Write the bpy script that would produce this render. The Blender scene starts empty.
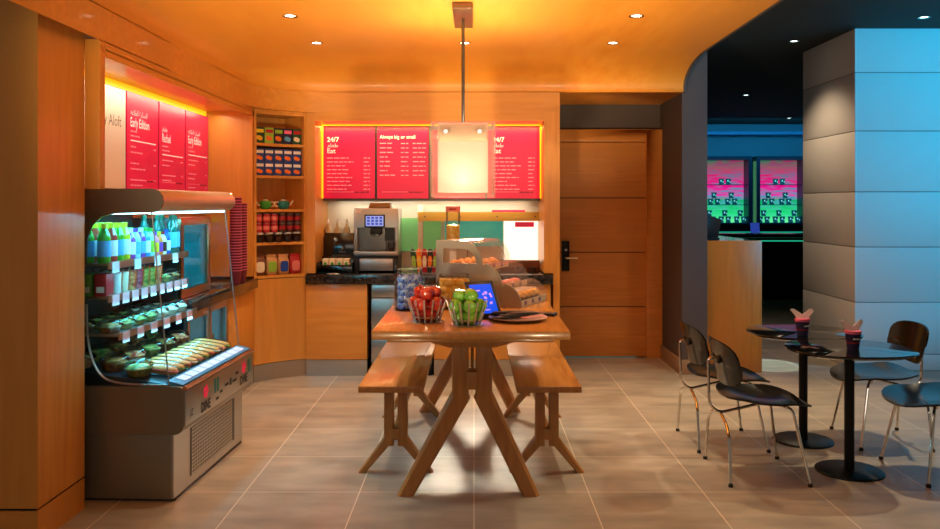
import bpy, bmesh, math, random
from mathutils import Vector, Matrix
random.seed(7)
scene = bpy.context.scene
C = scene.collection
PI = math.pi
F, VX, VY, CAMH = 817.0, 474.0, 204.0, 1.51
ORD = ['first', 'second', 'third', 'fourth', 'fifth', 'sixth', 'seventh', 'eighth', 'ninth', 'tenth', 'eleventh', 'twelfth', 'thirteenth', 'fourteenth']

# ------------------------------------------------------------------ materials
def srgb(r, g, b):
    f = lambda c: (c/12.92 if c <= .04045 else ((c+.055)/1.055)**2.4)
    return (f(r/255), f(g/255), f(b/255), 1)
def mat(name, col, rough=.5, metal=0., emit=None, estr=0., spec=.5, coat=0., alpha=None):
    m = bpy.data.materials.new(name); m.use_nodes = True
    b = m.node_tree.nodes['Principled BSDF']
    b.inputs['Base Color'].default_value = col
    b.inputs['Roughness'].default_value = rough
    b.inputs['Metallic'].default_value = metal
    b.inputs['Specular IOR Level'].default_value = spec
    b.inputs['Coat Weight'].default_value = coat
    b.inputs['Coat Roughness'].default_value = .08
    if emit:
        b.inputs['Emission Color'].default_value = emit
        b.inputs['Emission Strength'].default_value = estr
    return m
def mixcol(nt, fac, a, b):
    n = nt.nodes.new('ShaderNodeMix'); n.data_type = 'RGBA'
    nt.links.new(fac, n.inputs[0])
    for s, v in ((n.inputs[6], a), (n.inputs[7], b)):
        if hasattr(v, 'links'): nt.links.new(v, s)
        else: s.default_value = v
    return n.outputs[2]
def noise_node(nt, scale_vec, scale=1., detail=4., src='Object'):
    tc = nt.nodes.new('ShaderNodeTexCoord'); mp = nt.nodes.new('ShaderNodeMapping')
    mp.inputs['Scale'].default_value = scale_vec
    nt.links.new(tc.outputs[src], mp.inputs[0])
    n = nt.nodes.new('ShaderNodeTexNoise'); n.inputs['Scale'].default_value = scale; n.inputs['Detail'].default_value = detail
    nt.links.new(mp.outputs[0], n.inputs['Vector'])
    return n.outputs['Fac']
def ramp(nt, fac, stops):
    r = nt.nodes.new('ShaderNodeValToRGB')
    e = r.color_ramp.elements
    e[0].position, e[0].color = stops[0]; e[1].position, e[1].color = stops[-1]
    for p, c in stops[1:-1]:
        x = e.new(p); x.color = c
    nt.links.new(fac, r.inputs[0]); return r.outputs[0]
def wood(name, c1, c2, grain=(1, 1, 1), rough=.38, coat=.15):
    """grain: stretch vector, small number = along the grain"""
    m = mat(name, c1, rough, coat=coat); nt = m.node_tree; b = nt.nodes['Principled BSDF']
    f1 = noise_node(nt, [g*1. for g in grain], 9., 6.)
    f2 = noise_node(nt, [g*.25 for g in grain], 5., 3.)
    a = ramp(nt, f1, [(.32, c2), (.62, c1)])
    d = tuple(x*.82 for x in c1[:3])+(1,)
    r2 = ramp(nt, f2, [(.35, (0, 0, 0, 1)), (.7, (1, 1, 1, 1))])
    nt.links.new(mixcol(nt, r2, d, a), b.inputs['Base Color'])
    return m
def glass(name, tint=(1, 1, 1, 1), refl=.9, rough=.02, keep=.93):
    m = bpy.data.materials.new(name); m.use_nodes = True; nt = m.node_tree
    nt.nodes.remove(nt.nodes['Principled BSDF'])
    out = nt.nodes['Material Output']
    t = nt.nodes.new('ShaderNodeBsdfTransparent'); t.inputs[0].default_value = tuple(x*keep for x in tint[:3])+(1,)
    g = nt.nodes.new('ShaderNodeBsdfGlossy'); g.inputs['Roughness'].default_value = rough
    fr = nt.nodes.new('ShaderNodeFresnel'); fr.inputs[0].default_value = 1.3
    mul = nt.nodes.new('ShaderNodeMath'); mul.operation = 'MULTIPLY'; mul.inputs[1].default_value = refl
    nt.links.new(fr.outputs[0], mul.inputs[0])
    mx = nt.nodes.new('ShaderNodeMixShader')
    nt.links.new(mul.outputs[0], mx.inputs[0]); nt.links.new(t.outputs[0], mx.inputs[1]); nt.links.new(g.outputs[0], mx.inputs[2])
    nt.links.new(mx.outputs[0], out.inputs[0])
    return m
M = {}
O1, O2 = srgb(230, 158, 68), srgb(212, 137, 49)
M['maple_x'] = wood('maple_x', O1, O2, (.25, 3, 3))
M['maple_y'] = wood('maple_y', O1, O2, (3, .25, 3))
M['maple_z'] = wood('maple_z', O1, O2, (3, 3, .25))
M['ceiling'] = wood('ceiling_veneer', srgb(243, 163, 58), srgb(235, 147, 44), (1.2, .2, 2), rough=.45, coat=.05)
M['door'] = wood('door_veneer', srgb(222, 144, 66), srgb(202, 124, 52), (.3, 3, 5), rough=.5, coat=0)
M['table'] = wood('table_wood', srgb(200, 136, 68), srgb(160, 100, 44), (4, .3, 4), rough=.25, coat=.3)
M['table_z'] = wood('leg_wood', srgb(196, 134, 68), srgb(160, 102, 46), (4, 4, .4), rough=.35, coat=.15)
M['desk'] = wood('desk_wood', srgb(216, 126, 36), srgb(196, 106, 26), (4, 4, .3), rough=.4)
M['steel'] = mat('brushed_steel', srgb(188, 184, 178), .32, 1.)
M['spoke'] = mat('spoke_steel', srgb(205, 200, 194), .3, .8)
M['steel_dark'] = mat('dark_steel', srgb(112, 108, 104), .34, 1.)
M['chrome'] = mat('chrome', srgb(225, 222, 216), .1, 1.)
M['black'] = mat('black_plastic', srgb(16, 15, 16), .35)
M['blackgloss'] = mat('black_gloss', srgb(10, 10, 12), .12, coat=.5)
M['blackply'] = mat('ebonised_plywood', srgb(12, 9, 8), .2, coat=.15, spec=.5)
M['blackmetal'] = mat('black_metal', srgb(9, 9, 10), .4, spec=.25)
M['darkwall'] = mat('dark_paint', srgb(84, 72, 68), .7)
M['darkceil'] = mat('dark_ceiling_paint', srgb(34, 42, 40), .8)
M['white'] = mat('white', srgb(236, 232, 226), .5)
M['paper'] = mat('paper_white', srgb(240, 236, 236), .7)
M['red'] = mat('menu_red', srgb(216, 14, 72), .35, emit=srgb(222, 10, 74), estr=.3)
M['menu_white'] = mat('menu_print', srgb(255, 220, 220), .5, emit=srgb(255, 220, 220), estr=.35)
M['menu_faint'] = mat('menu_small_print', srgb(250, 150, 165), .5, emit=srgb(250, 150, 165), estr=.3)
M['menu_dark'] = mat('menu_dark_print', srgb(120, 10, 30), .5)
M['led'] = mat('led_yellow', srgb(255, 200, 40), .5, emit=srgb(255, 196, 24), estr=.9)
M['lens'] = mat('lamp_lens', (1, 1, 1, 1), .3, emit=(1, .86, .65, 1), estr=14.)
M['lens_cool'] = mat('lamp_lens_cool', (1, 1, 1, 1), .3, emit=(.75, 1, .9, 1), estr=6.)
M['fridge_light'] = mat('fridge_tube', (1, 1, 1, 1), .3, emit=(.35, .9, 1, 1), estr=6.)
M['glass'] = glass('clear_glass', keep=.95)
M['plastic_clear'] = glass('clear_plastic', keep=.93, rough=.08)
M['acrylic'] = glass('acrylic', tint=(1, .97, .93, 1), keep=.95, rough=.04)
M['glass_teal'] = glass('teal_glass', tint=(.55, .95, 1, 1), keep=.95, rough=.05)
def plain(key, r, g, b, rough=.5, **k):
    M[key] = mat(key, srgb(r, g, b), rough, **k); return M[key]
for key, rgb in dict(green=(60, 160, 50), yellow=(240, 190, 30), cap_yellow=(235, 215, 30), orange=(235, 120, 30), crimson=(170, 24, 34), purple=(120, 60, 160),
        blue=(24, 70, 170), navy=(26, 26, 70), teal=(30, 130, 130), skyblue=(90, 170, 225), brown=(110, 60, 30), tan=(190, 140, 90), cream=(235, 220, 190),
        lime=(150, 195, 60), pink=(235, 110, 150), grey=(120, 116, 112), silver=(190, 190, 190), darkgreen=(16, 74, 48), charcoal=(40, 40, 44), maroon=(90, 18, 40), bluebox=(36, 66, 140),
        bread=(214, 150, 78), croissant=(205, 128, 48), chocolate=(70, 38, 22), ham=(220, 120, 110), lettuce=(110, 160, 60)).items():
    plain(key, *rgb)
def spotted(key, a, b, scale=30., rough=.3, coat=.2):
    m = mat(key, a, rough, coat=coat); nt = m.node_tree
    f = noise_node(nt, (1, 1, 1), scale, 3.)
    nt.links.new(ramp(nt, f, [(.38, a), (.66, b)]), nt.nodes['Principled BSDF'].inputs['Base Color']); M[key] = m
spotted('apple_red', srgb(150, 16, 22), srgb(205, 70, 46), 22., .22, .4)
spotted('apple_green', srgb(92, 158, 36), srgb(132, 188, 62), 22., .22, .4)
spotted('granite', srgb(22, 19, 18), srgb(62, 54, 50), 40., .15, .4)
spotted('blue_wrap', srgb(24, 80, 200), srgb(205, 225, 245), 55., .3, .3)
spotted('yellow_wrap', srgb(250, 190, 20), srgb(255, 236, 140), 45., .3, .3)
spotted('salad', srgb(70, 120, 40), srgb(200, 170, 90), 45., .5, 0)
spotted('fruit', srgb(190, 60, 40), srgb(240, 180, 110), 45., .5, 0)
spotted('berries', srgb(150, 30, 60), srgb(220, 120, 130), 45., .5, 0)
spotted('pasta', srgb(190, 140, 70), srgb(120, 60, 30), 40., .5, 0)
spotted('sandwich', srgb(225, 190, 140), srgb(190, 80, 60), 28., .6, 0)
spotted('pastry', srgb(222, 150, 60), srgb(150, 80, 26), 24., .5, .1)
spotted('muffin', srgb(236, 170, 60), srgb(80, 44, 24), 16., .6, 0)
def floor_mat():
    m = mat('porcelain_tile', srgb(186, 168, 146), .3, spec=.5); nt = m.node_tree; b = nt.nodes['Principled BSDF']
    g = nt.nodes.new('ShaderNodeNewGeometry'); sp = nt.nodes.new('ShaderNodeSeparateXYZ'); nt.links.new(g.outputs['Position'], sp.inputs[0])
    def grid(out, off):
        a = nt.nodes.new('ShaderNodeMath'); a.operation = 'SUBTRACT'; a.inputs[1].default_value = off; nt.links.new(out, a.inputs[0])
        p = nt.nodes.new('ShaderNodeMath'); p.operation = 'PINGPONG'; p.inputs[1].default_value = .3; nt.links.new(a.outputs[0], p.inputs[0])
        q = nt.nodes.new('ShaderNodeMath'); q.operation = 'LESS_THAN'; q.inputs[1].default_value = .0028; nt.links.new(p.outputs[0], q.inputs[0])
        c = nt.nodes.new('ShaderNodeMath'); c.operation = 'DIVIDE'; c.inputs[1].default_value = .6; nt.links.new(a.outputs[0], c.inputs[0])
        fl = nt.nodes.new('ShaderNodeMath'); fl.operation = 'FLOOR'; nt.links.new(c.outputs[0], fl.inputs[0])
        return q.outputs[0], fl.outputs[0]
    qx, fx = grid(sp.outputs[0], 0.); qy, fy = grid(sp.outputs[1], 4.283)
    mx = nt.nodes.new('ShaderNodeMath'); mx.operation = 'MAXIMUM'; nt.links.new(qx, mx.inputs[0]); nt.links.new(qy, mx.inputs[1])
    cb = nt.nodes.new('ShaderNodeCombineXYZ'); nt.links.new(fx, cb.inputs[0]); nt.links.new(fy, cb.inputs[1])
    wn = nt.nodes.new('ShaderNodeTexWhiteNoise'); nt.links.new(cb.outputs[0], wn.inputs[0])
    f = noise_node(nt, (1.2, 3, 1), 2.2, 6., 'Object')
    cl = ramp(nt, f, [(.3, srgb(146, 138, 126)), (.7, srgb(186, 174, 158))])
    tone = ramp(nt, wn.outputs[0], [(0, (.86, .86, .86, 1)), (1, (1, 1, 1, 1))])
    mul = nt.nodes.new('ShaderNodeMix'); mul.data_type = 'RGBA'; mul.blend_type = 'MULTIPLY'; mul.inputs[0].default_value = 1
    nt.links.new(cl, mul.inputs[6]); nt.links.new(tone, mul.inputs[7])
    nt.links.new(mixcol(nt, mx.outputs[0], mul.outputs[2], srgb(222, 208, 188)), b.inputs['Base Color'])
    rr = nt.nodes.new('ShaderNodeMapRange'); rr.inputs[3].default_value = .24; rr.inputs[4].default_value = .42; nt.links.new(f, rr.inputs[0])
    nt.links.new(rr.outputs[0], b.inputs['Roughness'])
    return m
M['floor'] = floor_mat()
def video_mat():
    m = mat('video_wall', (0, 0, 0, 1), .3); nt = m.node_tree; b = nt.nodes['Principled BSDF']
    tc = nt.nodes.new('ShaderNodeTexCoord'); sp = nt.nodes.new('ShaderNodeSeparateXYZ'); nt.links.new(tc.outputs['Generated'], sp.inputs[0])
    v = ramp(nt, sp.outputs[2], [(0, srgb(120, 255, 170)), (.12, srgb(30, 225, 120)), (.36, srgb(20, 170, 110)), (.44, srgb(235, 20, 160)), (.75, srgb(215, 20, 110)), (1, srgb(30, 110, 90))])
    f = noise_node(nt, (1.4, 1, 9), 2.5, 4., 'Object')
    c2 = ramp(nt, f, [(.42, (0, 0, 0, 1)), (.62, (1, 1, 1, 1))])
    col = mixcol(nt, c2, v, ramp(nt, sp.outputs[2], [(0, srgb(60, 240, 150)), (.4, srgb(70, 150, 190)), (1, srgb(150, 40, 90))]))
    nt.links.new(col, b.inputs['Emission Color']); b.inputs['Emission Strength'].default_value = 1.0
    return m
M['video'] = video_mat()
M['screen_blue'] = mat('screen_blue', srgb(10, 60, 200), .2, emit=srgb(10, 80, 235), estr=.9)
M['screen_icons'] = mat('screen_icons', srgb(170, 130, 230), .3, emit=srgb(180, 140, 240), estr=.9)
M['screen_light'] = mat('screen_light', srgb(150, 170, 230), .2, emit=srgb(130, 160, 240), estr=.8)
M['screen_dim'] = mat('screen_dim', srgb(60, 80, 160), .2, emit=srgb(50, 80, 190), estr=.6)
M['cold_glow'] = mat('cold_interior', srgb(120, 210, 225), .6, emit=srgb(60, 205, 225), estr=1.15)  # liner glow stands for the light inside the fridges
M['panel_lit'] = mat('lit_panel', (1, 1, 1, 1), .5, emit=(1, .9, .72, 1), estr=1.25)  # glow put in for a bright reflection in the splashback
def frosted():
    m = bpy.data.materials.new('frosted_acrylic'); m.use_nodes = True; nt = m.node_tree
    nt.nodes.remove(nt.nodes['Principled BSDF']); out = nt.nodes['Material Output']
    a = nt.nodes.new('ShaderNodeBsdfTranslucent'); a.inputs[0].default_value = srgb(255, 236, 228)
    d = nt.nodes.new('ShaderNodeBsdfDiffuse'); d.inputs[0].default_value = srgb(252, 226, 214)
    mx = nt.nodes.new('ShaderNodeMixShader'); mx.inputs[0].default_value = .45
    nt.links.new(a.outputs[0], mx.inputs[1]); nt.links.new(d.outputs[0], mx.inputs[2]); nt.links.new(mx.outputs[0], out.inputs[0])
    return m
M['frost'] = frosted()
def sheen_haze():
    m = glass('milky_sheet', tint=(1, .96, .93, 1), keep=.96, rough=.05); nt = m.node_tree
    out = nt.nodes['Material Output']; src = out.inputs[0].links[0].from_socket
    a = nt.nodes.new('ShaderNodeBsdfTranslucent'); a.inputs[0].default_value = srgb(255, 225, 215)
    d = nt.nodes.new('ShaderNodeBsdfDiffuse'); d.inputs[0].default_value = srgb(255, 225, 215)
    ad = nt.nodes.new('ShaderNodeMixShader'); nt.links.new(a.outputs[0], ad.inputs[1]); nt.links.new(d.outputs[0], ad.inputs[2])
    mx = nt.nodes.new('ShaderNodeMixShader'); mx.inputs[0].default_value = .1  # slight haze stands for light reflected off the clear sheets
    nt.links.new(src, mx.inputs[1]); nt.links.new(ad.outputs[0], mx.inputs[2]); nt.links.new(mx.outputs[0], out.inputs[0])
    return m
M['milky'] = sheen_haze()

# ------------------------------------------------------------------ mesh builder
class MB:
    def __init__(s): s.v = []; s.f = []
    def add(s, vs, fs):
        o = len(s.v); s.v += [Vector(v) for v in vs]; s.f += [tuple(i+o for i in f) for f in fs]; return s
    def box(s, x0, x1, y0, y1, z0, z1):
        vs = [(x, y, z) for z in (z0, z1) for y in (y0, y1) for x in (x0, x1)]
        return s.add(vs, [(0, 2, 3, 1), (4, 5, 7, 6), (0, 1, 5, 4), (2, 6, 7, 3), (0, 4, 6, 2), (1, 3, 7, 5)])
    def obox(s, c, size, mtx):
        a, b, d = (x/2 for x in size); c = Vector(c)
        vs = [c + mtx @ Vector((x, y, z)) for z in (-d, d) for y in (-b, b) for x in (-a, a)]
        return s.add(vs, [(0, 2, 3, 1), (4, 5, 7, 6), (0, 1, 5, 4), (2, 6, 7, 3), (0, 4, 6, 2), (1, 3, 7, 5)])
    def prism(s, poly, axis, a, b):
        def p(u, v, t): return {'x': (t, u, v), 'y': (u, t, v), 'z': (u, v, t)}[axis]
        n = len(poly)
        vs = [p(u, v, a) for u, v in poly]+[p(u, v, b) for u, v in poly]
        fs = [tuple(range(n)), tuple(range(2*n-1, n-1, -1))]+[(i, i+n, (i+1) % n+n, (i+1) % n) for i in range(n)]
        return s.add(vs, fs)
    def beam(s, p0, p1, w, d, up=(0, 1, 0)):
        p0, p1 = Vector(p0), Vector(p1); t = (p1-p0).normalized(); u = Vector(up)
        r = t.cross(u).normalized(); u = r.cross(t).normalized()
        c = min(w, d)*.18
        sec = [(-w/2+c, -d/2), (w/2-c, -d/2), (w/2, -d/2+c), (w/2, d/2-c), (w/2-c, d/2), (-w/2+c, d/2), (-w/2, d/2-c), (-w/2, -d/2+c)]
        vs = [p + r*a + u*b for p in (p0, p1) for a, b in sec]
        fs = [tuple(range(7, -1, -1)), tuple(range(8, 16))]+[(i, (i+1) % 8, (i+1) % 8+8, i+8) for i in range(8)]
        return s.add(vs, fs)
    def tube(s, pts, r, n=8, caps=True):
        pts = [Vector(p) for p in pts]; rs = r if isinstance(r, (list, tuple)) else [r]*len(pts)
        t0 = (pts[1]-pts[0]).normalized(); a = Vector((0, 0, 1)) if abs(t0.z) < .9 else Vector((1, 0, 0))
        u = t0.cross(a).normalized(); vs = []
        for i, p in enumerate(pts):
            t = (pts[min(i+1, len(pts)-1)]-pts[max(i-1, 0)]).normalized()
            u = (u - t*u.dot(t)).normalized(); w = t.cross(u)
            vs += [p+(u*math.cos(k*2*PI/n)+w*math.sin(k*2*PI/n))*rs[i] for k in range(n)]
        fs = [(i*n+k, i*n+(k+1) % n, (i+1)*n+(k+1) % n, (i+1)*n+k) for i in range(len(pts)-1) for k in range(n)]
        if caps: fs += [tuple(range(n-1, -1, -1)), tuple(range((len(pts)-1)*n, len(pts)*n))]
        return s.add(vs, fs)
    def lathe(s, prof, c=(0, 0, 0), n=20, axis='z', power=2.):
        vs = []; fs = []; c = Vector(c)
        for r, z in prof:
            for k in range(n):
                a = 2*PI*k/n; ca, sa = math.cos(a), math.sin(a)
                q = 1. if power == 2. else (abs(ca)**power+abs(sa)**power)**(-1/power)
                x, y = r*ca*q, r*sa*q
                vs.append(c+Vector({'z': (x, y, z), 'x': (z, x, y), 'y': (x, z, y)}[axis]))
        for i in range(len(prof)-1):
            fs += [(i*n+k, i*n+(k+1) % n, (i+1)*n+(k+1) % n, (i+1)*n+k) for k in range(n)]
        if prof[0][0] > 1e-6: fs.append(tuple(range(n-1, -1, -1)))
        if prof[-1][0] > 1e-6: fs.append(tuple(range((len(prof)-1)*n, len(prof)*n)))
        return s.add(vs, fs)
    def blob(s, c, rad, e=2., mtx=None, nu=14, nv=8):
        """superellipsoid"""
        vs = []; fs = []; c = Vector(c); sg = lambda x, p: math.copysign(abs(x)**p, x)
        p = 2/e
        for j in range(nv+1):
            ph = -PI/2+PI*j/nv
            for i in range(nu):
                th = 2*PI*i/nu
                q = Vector((rad[0]*sg(math.cos(ph), p)*sg(math.cos(th), p), rad[1]*sg(math.cos(ph), p)*sg(math.sin(th), p), rad[2]*sg(math.sin(ph), p)))
                vs.append(c+(mtx @ q if mtx else q))
        for j in range(nv): fs += [(j*nu+i, j*nu+(i+1) % nu, (j+1)*nu+(i+1) % nu, (j+1)*nu+i) for i in range(nu)]
        return s.add(vs, fs)
    def shell(s, fn, th, ex=3., rings=6, seg=36):
        """plate with a superelliptic outline; fn(u, v) -> point, u and v in -1..1; th: thickness vector function or vector"""
        top = []
        for j in range(rings+1):
            r = j/rings
            for i in range(seg):
                a = 2*PI*i/seg; ca, sa = math.cos(a), math.sin(a); q = (abs(ca)**ex+abs(sa)**ex)**(-1/ex)
                top.append(Vector(fn(r*ca*q, r*sa*q)))
        th = Vector(th); bot = [p+th for p in top]; n = len(top); fs = []
        for j in range(rings):
            for i in range(seg):
                a, b, c, d = j*seg+i, j*seg+(i+1) % seg, (j+1)*seg+(i+1) % seg, (j+1)*seg+i
                fs += [(a, b, c, d), (d+n, c+n, b+n, a+n)]
        o = rings*seg
        fs += [(o+i, o+(i+1) % seg, o+(i+1) % seg+n, o+i+n) for i in range(seg)]
        return s.add(top+bot, fs)
    def build(s, name, m, off=(0, 0, 0), bevel=0., seg=2, angle=35):
        bm = bmesh.new(); off = Vector(off)
        vs = [bm.verts.new(v-off) for v in s.v]
        for f in s.f:
            try: bm.faces.new([vs[i] for i in f])
            except ValueError: pass
        bmesh.ops.remove_doubles(bm, verts=bm.verts, dist=1e-5)
        bmesh.ops.dissolve_degenerate(bm, edges=bm.edges, dist=1e-6)
        bmesh.ops.recalc_face_normals(bm, faces=bm.faces)
        if bevel:
            ed = [e for e in bm.edges if len(e.link_faces) == 2 and e.calc_face_angle(0) > .6]
            bmesh.ops.bevel(bm, geom=ed, offset=bevel, segments=seg, affect='EDGES', profile=.5, clamp_overlap=True)
        me = bpy.data.meshes.new(name); bm.to_mesh(me); bm.free()
        for p in me.polygons: p.use_smooth = True
        me.set_sharp_from_angle(angle=math.radians(angle))
        me.materials.append(M[m] if isinstance(m, str) else m)
        o = bpy.data.objects.new(name, me); C.objects.link(o)
        return o
def smooth(pts, it=3):
    pts = [Vector(p) for p in pts]
    for _ in range(it):
        q = [pts[0]]
        for a, b in zip(pts, pts[1:]): q += [a*.75+b*.25, a*.25+b*.75]
        pts = q+[pts[-1]]
    return pts
def fillet(pts, r, n=5):
    """polyline with rounded corners"""
    pts = [Vector(p) for p in pts]; out = [pts[0]]
    for a, b, c in zip(pts, pts[1:], pts[2:]):
        d0, d1 = (a-b), (c-b); rr = min(r, d0.length*.48, d1.length*.48)
        p0, p1 = b+d0.normalized()*rr, b+d1.normalized()*rr
        for i in range(n+1):
            t = i/n; out.append(p0*(1-t)**2+b*2*t*(1-t)+p1*t**2)
    return out+[pts[-1]]
OFF = {}
LABELS = {}
def tag(o, label, cat, group=None, kind=None):
    if label: o['label'] = label
    if cat: o['category'] = cat
    if group: o['group'] = group
    if kind: o['kind'] = kind
    if label:
        n = len(label.replace(',', ' ').split())
        if not 4 <= n <= 16: print('LABEL LENGTH', n, label)
        if label in LABELS and not (group and LABELS[label] == group): print('SAME LABEL', label)
        LABELS[label] = group
    return o
def thing(name, label, cat, loc=(0, 0, 0), group=None, rz=0.):
    o = bpy.data.objects.new(name, None); C.objects.link(o); o.empty_display_size = .1
    o.location = loc; o.rotation_euler = (0, 0, rz); OFF[o.name] = Vector(loc)
    return tag(o, label, cat, group)
def part(name, mb, m, parent, bevel=0., label=None, local=False, **k):
    """mesh given in world coordinates (unrotated parent) unless local"""
    off = Vector((0, 0, 0)) if local else OFF.get(parent.name, Vector((0, 0, 0)))
    o = mb.build(name, m, off, bevel, **k); o.parent = parent; OFF[o.name] = off
    if label: o['label'] = label
    return o
def solo(name, mb, m, label, cat, group=None, loc=(0, 0, 0), bevel=0., **k):
    o = mb.build(name, m, loc, bevel, **k); o.location = loc; OFF[o.name] = Vector(loc)
    return tag(o, label, cat, group)
def struct(name, mb, m, parent=None, bevel=0., **k):
    o = mb.build(name, m, (0, 0, 0), bevel, **k)
    if parent: o.parent = parent
    else: o['kind'] = 'structure'
    return o
def kids(o): return [c for c in KIDS.get(o.name, [])]
KIDS = {}
def index():
    KIDS.clear()
    for o in C.objects:
        if o.parent: KIDS.setdefault(o.parent.name, []).append(o)
def dup(root, loc, rz, label, group=None, cat=None):
    """copy of a thing with its parts and sub-parts (call index() after building the source)"""
    def rec(o, par):
        c = o.copy(); C.objects.link(c)
        if par: c.parent = par
        for ch in kids(o): rec(ch, c)
        return c
    c = rec(root, None); c.location = loc; c.rotation_euler = (0, 0, rz)
    return tag(c, label, cat or root['category'], group)
def text_parts(body, size, align='LEFT', bold=0.):
    cu = bpy.data.curves.new('t', 'FONT'); cu.body = body; cu.size = size; cu.align_x = align; cu.offset = bold; cu.resolution_u = 2
    o = bpy.data.objects.new('t', cu); me = bpy.data.meshes.new_from_object(o)
    vs = [v.co.copy() for v in me.vertices]; fs = [tuple(p.vertices) for p in me.polygons]
    bpy.data.objects.remove(o); bpy.data.meshes.remove(me); bpy.data.curves.remove(cu)
    return vs, fs
def put_text(mb, body, size, org, u, v, align='LEFT', bold=0., squeeze=1.):
    vs, fs = text_parts(body, size, align, bold); org, u, v = Vector(org), Vector(u), Vector(v)
    mb.add([org+u*(p.x*squeeze)+v*p.y for p in vs], fs); return mb
def rect(mb, org, u, v, n, u0, u1, v0, v1, t=.002):
    org, u, v, n = map(Vector, (org, u, v, n))
    vs = [org+u*a+v*b+n*c for c in (0, t) for b in (v0, v1) for a in (u0, u1)]
    return mb.add(vs, [(0, 2, 3, 1), (4, 5, 7, 6), (0, 1, 5, 4), (2, 6, 7, 3), (0, 4, 6, 2), (1, 3, 7, 5)])
def RZ(a): return Matrix.Rotation(a, 3, 'Z')
def RX(a): return Matrix.Rotation(a, 3, 'X')
def RY(a): return Matrix.Rotation(a, 3, 'Y')
def X(px, Y): return (px-VX)*Y/F
def Z(py, Y): return CAMH-(py-VY)*Y/F

# ------------------------------------------------------------------ setting
struct('floor', MB().box(-4, 9, -3, 17, -.1, 0), 'floor')
def cove_path(r):
    """outline of the timber ceiling: left wall, rounded corner, back wall; inset r"""
    c = Vector((-1.2, 6.54)); R = .66-r
    pts = [Vector((-1.86+r, -2.)), Vector((-1.86+r, 2.)), Vector((-1.86+r, 5.))]
    for i in range(13):
        a = PI-PI/2*i/12; pts.append(c+Vector((math.cos(a), math.sin(a)))*R)
    return pts+[Vector((0, 7.2-r)), Vector((1.845, 7.2-r))]
prof = [(0, 2.495), (0, 2.54)]+[(.64*(1-math.cos(i*PI/20)), 2.54+.2*math.sin(i*PI/20)) for i in range(1, 11)]
mb = MB(); rows = [[(p.x, p.y, z) for p in cove_path(d)] for d, z in prof]
n = len(rows[0])
for a, b in zip(rows, rows[1:]):
    for i in range(n-1): mb.add([a[i], a[i+1], b[i+1], b[i]], [(0, 1, 2, 3)])
ins = rows[-1]
mb.add(ins+[(1.845, -2., 2.74)], [tuple(range(n+1))])
mb.add([(.757, 7.2, 2.495), (1.845, 7.2, 2.495), (1.845, 8.1, 2.495), (.757, 8.1, 2.495)], [(0, 1, 2, 3)])
struct('ceiling', mb, 'ceiling', angle=50)
mb = MB()
pth = cove_path(0)[:-1]+[Vector((.757, 7.2))]
lo = [(p.x, p.y, 2.325) for p in pth]; hi = [(p.x, p.y, 2.5) for p in pth]
for i in range(len(lo)-1): mb.add([lo[i], lo[i+1], hi[i+1], hi[i]], [(0, 1, 2, 3)])
struct('trim_1', mb, 'maple_x', angle=50)
# dark hall on the right
pp = [(-2., 3.1), (-2., 2.74), (6.5, 2.74)]+[(7.2-d, z) for d, z in reversed(prof)]+[(7.25, 2.495), (7.25, 3.1)]
struct('trim_2', MB().prism(pp, 'x', 1.846, 1.87), 'darkwall')
struct('ceiling_hall', MB().box(1.87, 9, -3, 17, 3.1, 3.2), 'darkceil')
struct('wall_door_side', MB().box(1.846, 2.07, 7.25, 8.35, 0, 3.1), 'darkwall')
struct('wall_door_back', MB().box(.757, 1.846, 8.1, 8.3, 0, 3.1), 'darkwall')
struct('wall_back', MB().box(-2.5, .7, 7.86, 8.0, 0, 2.6), 'darkwall')
struct('wall_left', MB().box(-2.5, -2.3, 4.06, 7.86, 0, 2.6), 'maple_z')
struct('baseboard_right', MB().box(1.825, 1.845, 7.245, 8.05, 0, .13).box(1.825, 2.075, 7.23, 7.25, 0, .13), mat('stone_skirting', srgb(150, 120, 92), .5), bevel=.002)
pier = struct('pillar_left', MB().box(-3.4, -1.933, 3.62, 4.055, .16, 2.9), 'maple_z')
struct('baseboard_left', MB().box(-3.4, -1.933, 3.62, 4.055, 0, .148), 'maple_x')
struct('trim_3', MB().box(-3.39, -1.943, 3.63, 4.05, .148, .16), 'black')
# white clad column
mb = MB()
zs = [0, .15, .62, 1.12, 1.62, 2.17, 2.70, 3.1]
for a, b in zip(zs, zs[1:]): mb.box(3.446, 7.5, 7.39, 8.56, a+.004, b-.004)
wc = struct('wall_right', mb, mat('white_cladding', srgb(196, 190, 184), .7, spec=.2), bevel=.003)
struct('trim_4', MB().box(3.452, 7.5, 7.396, 8.55, 0, 3.1), mat('joint_grey', srgb(120, 112, 106), .7))
struct('wall_hall_right', MB().box(7.5, 7.7, 7.39, 17, 0, 3.1), 'darkwall')
struct('wall_hall_left', MB().box(2.0, 2.07, 8.35, 17, 0, 3.1), 'darkwall')
struct('wall_hall_back', MB().box(2, 9, 16.3, 16.5, 0, 3.1), mat('blue_paint', srgb(60, 140, 170), .6))
# left recess frame (timber surround of the left menu boards)
struct('trim_5', MB().box(-1.935, -1.86, 4.06, 4.12, 1.585, 2.33), 'maple_z', bevel=.002)
struct('trim_6', MB().box(-2.3, -1.86, 4.121, 6.9, 2.285, 2.33).box(-1.90, -1.86, 4.121, 6.9, 2.25, 2.29), 'maple_y')
struct('trim_7', MB().box(-2.3, -1.86, 6.86, 6.9, .9, 2.285), 'maple_z')
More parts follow.
